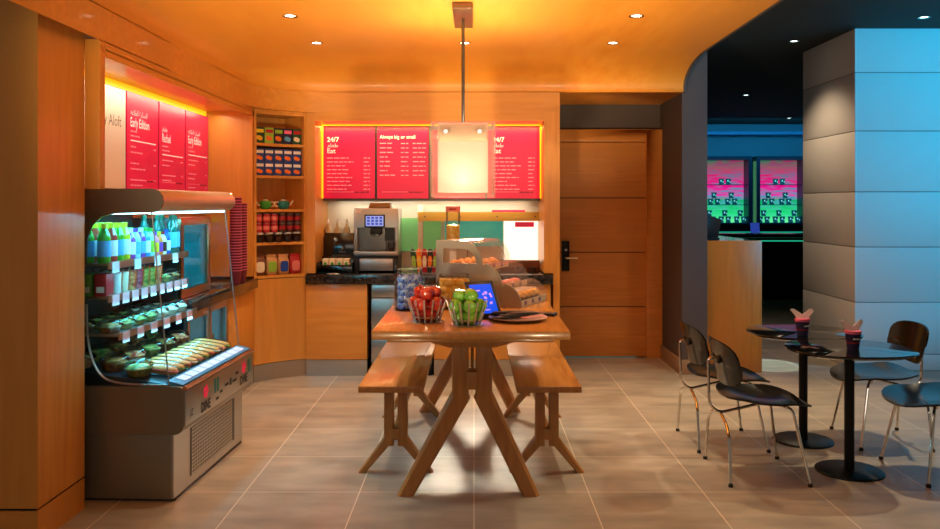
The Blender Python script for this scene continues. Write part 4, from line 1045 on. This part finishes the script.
# tablet
tc_ = Vector((.05, 4.45, TZ)); mt = RZ(.5) @ RX(-.55)
tt = thing('tablet_stand', 'black tablet with a blue screen tilted on a stand by the green apples', 'tablet', tc_)
cpt = tc_+Vector((0, 0, .102))
part('body', MB().obox(cpt, (.172, .012, .215), mt), 'black', tt, bevel=.003)
o = cpt+mt @ Vector((0, -.0062, 0)); su, sv, sn = mt @ Vector((1, 0, 0)), mt @ Vector((0, 0, 1)), mt @ Vector((0, -1, 0))
part('screen', rect(MB(), o, su, sv, sn, -.068, .068, -.088, .086, .0008), 'screen_blue', tt)
ic = MB()
for k in range(14):
    a, b = random.uniform(-.01, .045), random.uniform(-.05, .035); rect(ic, o+sn*.0009, su, sv, sn, a, a+.012, b, b+.012, .0005)
rect(ic, o+sn*.0009, su, sv, sn, -.05, -.01, .045, .052, .0005); rect(ic, o+sn*.0009, su, sv, sn, -.04, .02, -.07, -.064, .0005)
part('icons', ic, 'screen_icons', tt)
part('stand', MB().prism([(tc_.y-.06, TZ), (tc_.y+.13, TZ), (tc_.y+.125, TZ+.012), (tc_.y+.03, TZ+.09), (tc_.y-.055, TZ+.012)], 'x', tc_.x-.03, tc_.x+.05), 'black', tt, bevel=.002)
# plate with cutlery pouches
pc = Vector((.235, 4.36, TZ))
pt = thing('serving_plate', 'shallow silver plate holding black cutlery pouches on the table front', 'plate', pc)
part('plate', MB().lathe([(0, 0), (.085, 0), (.09, .004), (.155, .016), (.157, .02), (.15, .019), (.09, .009), (0, .008)], n=40), 'spoke', pt, local=True)
f = None
for k, (dx, dy, rz, dz) in enumerate(((-.045, -.02, .55, .012), (.0, .0, .42, .019), (.045, .02, .32, .026), (-.03, .06, .15, .026))):
    lab = f'black cloth cutlery pouch on the silver plate, {ORD[k]} from the left' if k < 3 else 'black cloth cutlery pouch at the rear of the silver plate'
    if f is None:
        f = thing('cutlery_pouch', lab, 'cutlery', (0, 0, 0), 'cutlery pouches on the plate')
        part('pouch', MB().blob((-.02, 0, .008), (.09, .026, .008), 4., None, 20, 6), 'charcoal', f, local=True)
        part('fork', MB().box(.06, .115, -.014, -.008, .006, .010).box(.112, .15, -.018, -.004, .006, .009), 'chrome', f, local=True)
        part('knife', MB().box(.06, .15, .004, .014, .006, .009), 'chrome', f, local=True); index(); o = f
    else: o = dup(f, (0, 0, 0), 0, lab, f['group'])
    o.location = (pc.x+dx, pc.y+dy, TZ+dz); o.rotation_euler = (0, 0, rz)
solo('menu_card', MB().obox((.36, 4.56, TZ+.008), (.2, .07, .016), RZ(-.35)), 'charcoal', 'dark folded card lying behind the cutlery plate', 'card', loc=(.36, 4.56, TZ), bevel=.002)

# ------------------------------------------------------------------ three tier pastry display
TH = math.radians(25); Fd, Ad = Vector((math.cos(TH), -math.sin(TH), 0)), Vector((math.sin(TH), math.cos(TH), 0))
P0 = Vector((X(436, 5.1), 5.1, TZ)); LD = .46
pd = thing('pastry_display', 'three-tier stepped pastry display with curved clear covers and grey sides', 'display stand', P0)
def W(f_, a, z): return P0+Fd*f_+Ad*a+Vector((0, 0, z))
def arc(x0, z0, dx, dz, n=8): return [(x0+dx*math.sin(PI/2*i/n), z0+dz*math.cos(PI/2*i/n)) for i in range(n+1)]
T1 = [(0, .395)]+arc(.2, .205, .125, .19)          # top tier quarter dome
T2 = arc(.325, .13, .125, .125)
T3 = arc(.45, .012, .13, .135)
outl = [(0, 0)]+[(0, .395)]+arc(.19, .225, .13, .17)+arc(.33, .10, .12, .155)+arc(.455, .0, .12, .14)
hole = [(.05, .255), (.05, .345)]+[(.19+.085*math.sin(PI/2*i/6), .255+.09*math.cos(PI/2*i/6)) for i in range(7)]
def sidepanel(a0):
    bm_v = []
    bm2 = bmesh.new()
    def loop(pts): 
        vs = [bm2.verts.new(W(f_, a0, z)) for f_, z in pts]
        return [bm2.edges.new((vs[i], vs[(i+1) % len(vs)])) for i in range(len(vs))]
    e = loop(outl)+loop(hole)
    bmesh.ops.triangle_fill(bm2, edges=e, use_beauty=True)
    g = bmesh.ops.extrude_face_region(bm2, geom=bm2.faces[:])
    bmesh.ops.translate(bm2, verts=[v for v in g['geom'] if isinstance(v, bmesh.types.BMVert)], vec=Ad*.012)
    bm2.verts.index_update()
    mb = MB().add([v.co.copy() for v in bm2.verts], [tuple(v.index for v in f.verts) for f in bm2.faces]); bm2.free(); return mb
GP = mat('grey_side_panel', srgb(168, 156, 140), .35, .4)
for a0 in (0, LD-.012): part('side_panel', sidepanel(a0), GP if a0 == 0 else 'acrylic', pd)
def slab(f0, f1, z0, z1): 
    vs = [W(f_, a, z) for z in (z0, z1) for a in (.012, LD-.012) for f_ in (f0, f1)]
    return MB().add(vs, [(0, 2, 3, 1), (4, 5, 7, 6), (0, 1, 5, 4), (2, 6, 7, 3), (0, 4, 6, 2), (1, 3, 7, 5)])
tiers = [(.01, .30, .215), (.13, .43, .095), (.25, .56, .006)]
lt = mat('tag_violet', srgb(120, 110, 170), .5)
for i, (f0, f1, z) in enumerate(tiers):
    s = part('tier_shelf', slab(f0, f1, z-.006, z), 'white', pd)
    part('label_strip', slab(f1, f1+.004, z-.004, z+.035), 'cream', s)
    for k in range(3):
        c = W(f1+.005, .09+k*.12, z+.016); part('price_label', MB().obox(c, (.003, .035, .024), Matrix((Fd, Ad, Vector((0, 0, 1)))).transposed()), lt, s)
for i, pts in enumerate(([(0, .393)]+arc(.19, .225, .128, .168), arc(.33, .10, .118, .153), arc(.455, .006, .118, .132))):
    mb = MB(); A_ = [W(f_, .012, z) for f_, z in pts]; B_ = [W(f_, LD-.012, z) for f_, z in pts]
    for k in range(len(pts)-1): mb.add([A_[k], A_[k+1], B_[k+1], B_[k]], [(0, 1, 2, 3)])
    part('clear_cover', mb, 'milky', pd)
def make_croissant(label):
    t = thing('croissant', label, 'pastry', (0, 0, 0), 'croissants on the top tier')
    path = [(.05*math.cos(a), .05*math.sin(a)-.03, .026) for a in [PI*.08+PI*.84*i/14 for i in range(15)]]
    rs = [.006+.022*math.sin(PI*i/14)*(1+.12*math.cos(i*2.2)) for i in range(15)]
    part('pastry', MB().tube(path, rs, 10), 'pastry', t, local=True)
    part('glaze', MB().tube([(x, y, z+.004) for x, y, z in path[3:12]], [r*.92 for r in rs[3:12]], 10), 'croissant', t, local=True); return t
f = None
for k in range(4):
    for j in range(2):
        lab = f'golden croissant on the top tier, {["front", "rear"][j]} row, {ORD[k]} from the near end'
        if f is None: f = make_croissant(lab); index(); o = f
        else: o = dup(f, (0, 0, 0), 0, lab, f['group'])
        o.location = W(.235-j*.125, .075+k*.103, .216); o.rotation_euler = (0, 0, -TH+PI/2+.3*k)
f = None
for k in range(4):
    lab = f'round glazed bun on the middle tier, {ORD[k]} from the near end'
    if f is None:
        f = thing('glazed_bun', lab, 'pastry', (0, 0, 0), 'buns on the middle tier')
        part('bun', MB().lathe([(0, 0), (.035, 0), (.043, .014), (.034, .034), (.015, .042), (0, .043)], n=18), 'bread', f, local=True)
        part('icing', MB().lathe([(.035, .033), (.03, .04), (.012, .046), (0, .047)], n=18), 'ham', f, local=True); index(); o = f
    else: o = dup(f, (0, 0, 0), 0, lab, f['group'])
    o.location = W(.375, .07+k*.105, .096)
f = None
for k in range(5):
    lab = f'yellow and brown muffin on the lowest tier, {ORD[k]} from the near end'
    if f is None:
        f = thing('muffin', lab, 'pastry', (0, 0, 0), 'muffins on the lowest tier')
        part('paper_case', MB().lathe([(0, 0), (.026, 0), (.035, .035), (0, .035)], n=18), 'charcoal', f, local=True)
        part('crown', MB().lathe([(.036, .034), (.042, .045), (.034, .062), (.015, .072), (0, .073)], n=18), 'muffin', f, local=True); index(); o = f
    else: o = dup(f, (0, 0, 0), 0, lab, f['group'])
    o.location = W(.50, .06+k*.085, .007)

# ------------------------------------------------------------------ hall behind: desk, bar
dk = thing('reception_desk', 'tall plain wooden desk end beside the dark wall on the right', 'desk', (2.33, 7.8, 0))
part('front_panel', MB().box(2.085, X(762, 7.32), 7.32, 7.36, 0, 1.18), 'desk', dk, bevel=.003)
part('body', MB().box(2.085, X(762, 7.32)-.02, 7.36, 9.2, 0, 1.15), 'black', dk)
part('desk_top', MB().box(2.085, X(762, 7.32)-.005, 7.36, 9.2, 1.15, 1.178), 'blackgloss', dk)
mo = thing('desk_monitor', 'black monitor seen edge-on standing on the wooden desk', 'monitor', (2.25, 7.8, 1.178))
part('display', MB().obox((2.22, 7.75, 1.30), (.28, .03, .2), RZ(.5) @ RY(.25)), 'black', mo, bevel=.004)
part('foot', MB().box(2.16, 2.32, 7.72, 7.86, 1.178, 1.19), 'black', mo); part('neck', MB().box(2.22, 2.26, 7.77, 7.81, 1.19, 1.28), 'black', mo)
YW = 16.0
bar = thing('bar_counter', 'long dark bar counter in front of the lit back bar', 'bar', (5, 13, 0))
part('front', MB().box(3.2, 7.4, 12.9, 13.3, 0, .98), 'blackmetal', bar)
part('counter_top', MB().box(3.1, 7.45, 12.8, 13.5, .98, 1.04), 'blackgloss', bar, bevel=.01)
part('light_line', MB().box(3.2, 7.4, 12.87, 12.895, .92, .935), mat('led_teal', srgb(60, 220, 180), .4, emit=srgb(40, 220, 170), estr=.7), bar)
bb = thing('back_bar_counter', 'blue lit shelf base running under the two video cabinets', 'bar', (5.4, 16, 0))
part('carcass', MB().box(3.6, 7.4, 15.75, 16.25, 0, 1.12), mat('base_blue', srgb(14, 60, 90), .4), bb)
part('top', MB().box(3.6, 7.4, 15.7, 16.28, 1.12, 1.15), mat('top_blue', srgb(20, 90, 120), .2), bb)
part('light_line', MB().box(3.6, 7.4, 15.74, 15.75, .95, .975), bpy.data.materials['led_teal'], bb)
def vcab(label, a, b, nm):
    x0, x1 = X(a, YW), X(b, YW)
    t = thing('back_bar_cabinet', label, 'display cabinet', ((x0+x1)/2, YW, 1.15), 'lit back bar cabinets')
    z0, z1 = 1.15, Z(160, YW)
    part('frame', MB().box(x0-.07, x0, YW-.1, 16.28, z0, z1+.07).box(x1, x1+.07, YW-.1, 16.28, z0, z1+.07).box(x0, x1, YW-.1, 16.28, z1, z1+.07), mat('frame_blue', srgb(10, 60, 90), .4) if 'frame_blue' not in bpy.data.materials else bpy.data.materials['frame_blue'], t)
    part('video_panel', MB().box(x0, x1, 16.2, 16.25, z0, z1), 'video', t)
    zs_ = [z0, Z(204.5, YW), Z(184.5, YW)]
    for z in zs_[1:]: part('glass_shelf', MB().box(x0, x1, YW-.05, 16.2, z-.012, z), bpy.data.materials['top_blue'], t)
    f = None
    cols = [[.14, .5, .86], [.25, .65], [.5]]
    lev = ['bottom', 'middle', 'top']
    for li in range(3):
        for ci, s in enumerate(cols[li]):
            xc = x0+(x1-x0)*s
            spots = [(-.068, 0), (.068, 0)]+([(0, .122)] if li < 2 else [])
            for (dx, dz) in spots:
                pos = 'upper' if dz else ('left' if dx < 0 else 'right')
                lab = f'{pos} lit glass, {lev[li]} shelf of the {nm} cabinet, {ORD[ci]} cluster from left'
                if tum[0] is None:
                    tum[0] = f = thing('tumbler', lab, 'glass', (0, 0, 0), 'lit glasses on the back bar')
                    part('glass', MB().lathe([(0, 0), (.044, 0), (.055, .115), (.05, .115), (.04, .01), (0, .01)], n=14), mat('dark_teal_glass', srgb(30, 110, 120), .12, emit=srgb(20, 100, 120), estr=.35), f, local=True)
                    part('glow', MB().blob((-.018, -.05, .07), (.014, .008, .018)).blob((.02, -.049, .05), (.01, .008, .012)), mat('glass_glow', srgb(140, 240, 230), .3, emit=srgb(120, 235, 225), estr=.8), f, local=True); index(); o = f  # small glowing spots paint highlights on the glass
                else: o = dup(tum[0], (0, 0, 0), 0, lab, 'lit glasses on the back bar')
                o.location = (xc+dx, YW+.05, zs_[li]+dz+.001)
tum = [None]
vcab('pink and green lit cabinet of glasses on the bar wall, left', 704, 747, 'left'); vcab('pink and green lit cabinet of glasses on the bar wall, right', 758.5, 801, 'right')
part_ = thing('light_column', 'thin green light column between the two lit bar cabinets', 'light', (X(752.5, YW), YW, 1.15))
part('tube', MB().box(X(751.5, YW), X(754, YW), 16.1, 16.13, 1.15, Z(161, YW)), mat('green_tube', srgb(120, 255, 160), .4, emit=srgb(140, 255, 170), estr=1.6), part_)
part('backing', MB().box(X(749.5, YW), X(756, YW), 16.13, 16.28, 1.15, Z(160, YW)), 'blackmetal', part_)
solo('menu_tablet', MB().obox((X(755, 13), 13.0, 1.13), (.14, .02, .16), RX(-.2)), 'screen_dim', 'small blue lit tablet standing on the dark bar counter', 'tablet', loc=(X(755, 13), 13, 1.04), bevel=.004)
struct('trim_15', MB().box(2.1, 7.4, 15.9, 16.29, 2.86, 2.93), mat('cornice_blue', srgb(30, 140, 200), .5), bevel=.01)

# ------------------------------------------------------------------ lights
def light(kind, name, loc, energy, col, size=.1, size_y=None, aim=None, spot=None, blend=.4, spread=None):
    l = bpy.data.lights.new(name, kind); l.energy = energy; l.color = col
    if kind == 'AREA':
        l.size = size
        if spread: l.spread = spread
        if size_y: l.shape = 'RECTANGLE'; l.size_y = size_y
    else: l.shadow_soft_size = size
    if kind == 'SPOT': l.spot_size = spot; l.spot_blend = blend
    o = bpy.data.objects.new(name, l); C.objects.link(o); o.location = loc
    if aim is not None:
        o.rotation_euler = (Vector(aim)-Vector(loc)).to_track_quat('-Z', 'Y').to_euler()
    return o
WARM, WARM2, CYAN = (1, .79, .50), (1, .60, .2), (.08, .70, 1)
for x, y, _ in DL: light('SPOT', 'downlight_lamp', (x, y, 2.72), 60, WARM, .03, aim=(x, y, 0), spot=1.5, blend=.7)
light('SPOT', 'downlight_lamp', (-.9, 4.43, 2.72), 50, WARM, .03, aim=(-.9, 4.43, 0), spot=1.0, blend=.8)
light('SPOT', 'downlight_lamp', (1.06, 4.43, 2.72), 45, WARM, .03, aim=(1.06, 4.43, 0), spot=1.3, blend=.8)
light('POINT', 'pendant_lamp_light', (-.07, 5.215, 1.655), 6.5, (1, .9, .84), .03)
light('SPOT', 'pendant_uplight', (-.07, 5.25, 2.03), 60, (1, .84, .6), .06, aim=(-.07, 5.25, 3), spot=2.7, blend=.9)  # upward spot added to brighten the ceiling over the pendant
light('AREA', 'under_board_lamp', (-.05, 7.66, 1.52), 8, (1, .84, .62), .3, .05, aim=(-.03, 5.0, 0), spread=1.0)
light('AREA', 'under_board_strip', (-.4, 7.70, 1.53), 4.5, (1, .86, .66), 1.8, .03, aim=(-.4, 7.76, .9))  # second lamp added to brighten the splashback tiles
light('AREA', 'niche_led', (-.4, 7.48, 2.22), 10, WARM2, 2.0, .03, aim=(-.4, 7.52, 1.5))
light('AREA', 'recess_led', (-2.12, 5.6, 2.26), 8, (1, .78, .5), 2.4, .03, aim=(-2.2, 5.6, 1.5))
light('AREA', 'fridge_lamp', (-1.70, 4.67, 1.45), 7.5, CYAN, 1.0, .1, aim=(-1.80, 4.67, .6))
light('AREA', 'fridge_lamp_back', (-1.98, 4.67, 1.45), 5.5, CYAN, 1.0, .1, aim=(-1.95, 4.67, .6))
for x, z, e in ((-1.80, 1.165, 2.2), (-1.80, 1.0, 2.2), (-1.74, .81, 3.5)): light('AREA', 'shelf_lamp', (x, 4.67, z), e, CYAN, 1.0, .02, aim=(x-.05, 4.67, z-.5))  # added to brighten the lower fridge shelves
light('SPOT', 'blue_wash', (7.0, 3.6, 2.8), 1350, (.0, .47, .9), .15, aim=(4.5, 7.4, 2.3), spot=1.0, blend=.6)
light('SPOT', 'blue_wash', (4.3, 4.4, 2.9), 230, (.0, .48, .9), .15, aim=(3.9, 7.4, 2.5), spot=1.0, blend=.8)
light('SPOT', 'hall_downlight', (3.4, 5.6, 3.05), 210, WARM, .05, aim=(2.3, 5.0, 0), spot=1.5, blend=.6)
light('SPOT', 'hall_downlight', (2.75, 7.95, 3.05), 75, (1, .76, .5), .05, aim=(2.9, 7.9, 0), spot=2.0, blend=.6)
light('SPOT', 'hall_downlight', (2.3, 6.2, 3.05), 45, WARM, .05, aim=(2.35, 7.2, 0), spot=1.3, blend=.8)
light('SPOT', 'bar_spill', (2.8, 8.4, 3.05), 330, (.8, 1, .8), .02, aim=(2.76, 7.66, 0), spot=.2, blend=.15)
light('AREA', 'bar_wash', (5.5, 15.0, 2.9), 14, (.1, .65, 1), 3.5, .2, aim=(5.5, 16.2, 2.2))
light('AREA', 'lobby_lamp', (0, -1.2, 2.6), 24, (1, .86, .72), 3., 1.5, aim=(0, 5, 1.2))  # general fill added behind the camera, no known fixture
for x in (-1.3, 1.3): light('SPOT', 'lobby_uplighter', (x, 1.2, .5), 820, (1, .77, .45), .15, aim=(x*.2, 5.2, 3.0), spot=.95, blend=.9)  # unseen spots added only to brighten the wood ceiling
w = bpy.data.worlds.new('World'); scene.world = w; w.use_nodes = True
w.node_tree.nodes['Background'].inputs[0].default_value = (1, .8, .6, 1); w.node_tree.nodes['Background'].inputs[1].default_value = .16

# ------------------------------------------------------------------ camera and view
cam = bpy.data.cameras.new('Camera'); co = bpy.data.objects.new('Camera', cam); C.objects.link(co)
co.location = (0, 0, CAMH); co.rotation_euler = (PI/2, 0, 0)
cam.sensor_width = 36; cam.lens = 36*F/940; cam.shift_x = -(VX-470)/940; cam.shift_y = -(264.5-VY)/940
scene.camera = co
scene.view_settings.view_transform = 'Standard'; scene.view_settings.look = 'None'; scene.view_settings.gamma = 1; scene.view_settings.exposure = 0
scene.view_settings.use_curve_mapping = False
scene.cycles.use_denoising = True
scene.cycles.max_bounces = 10; scene.cycles.transparent_max_bounces = 24
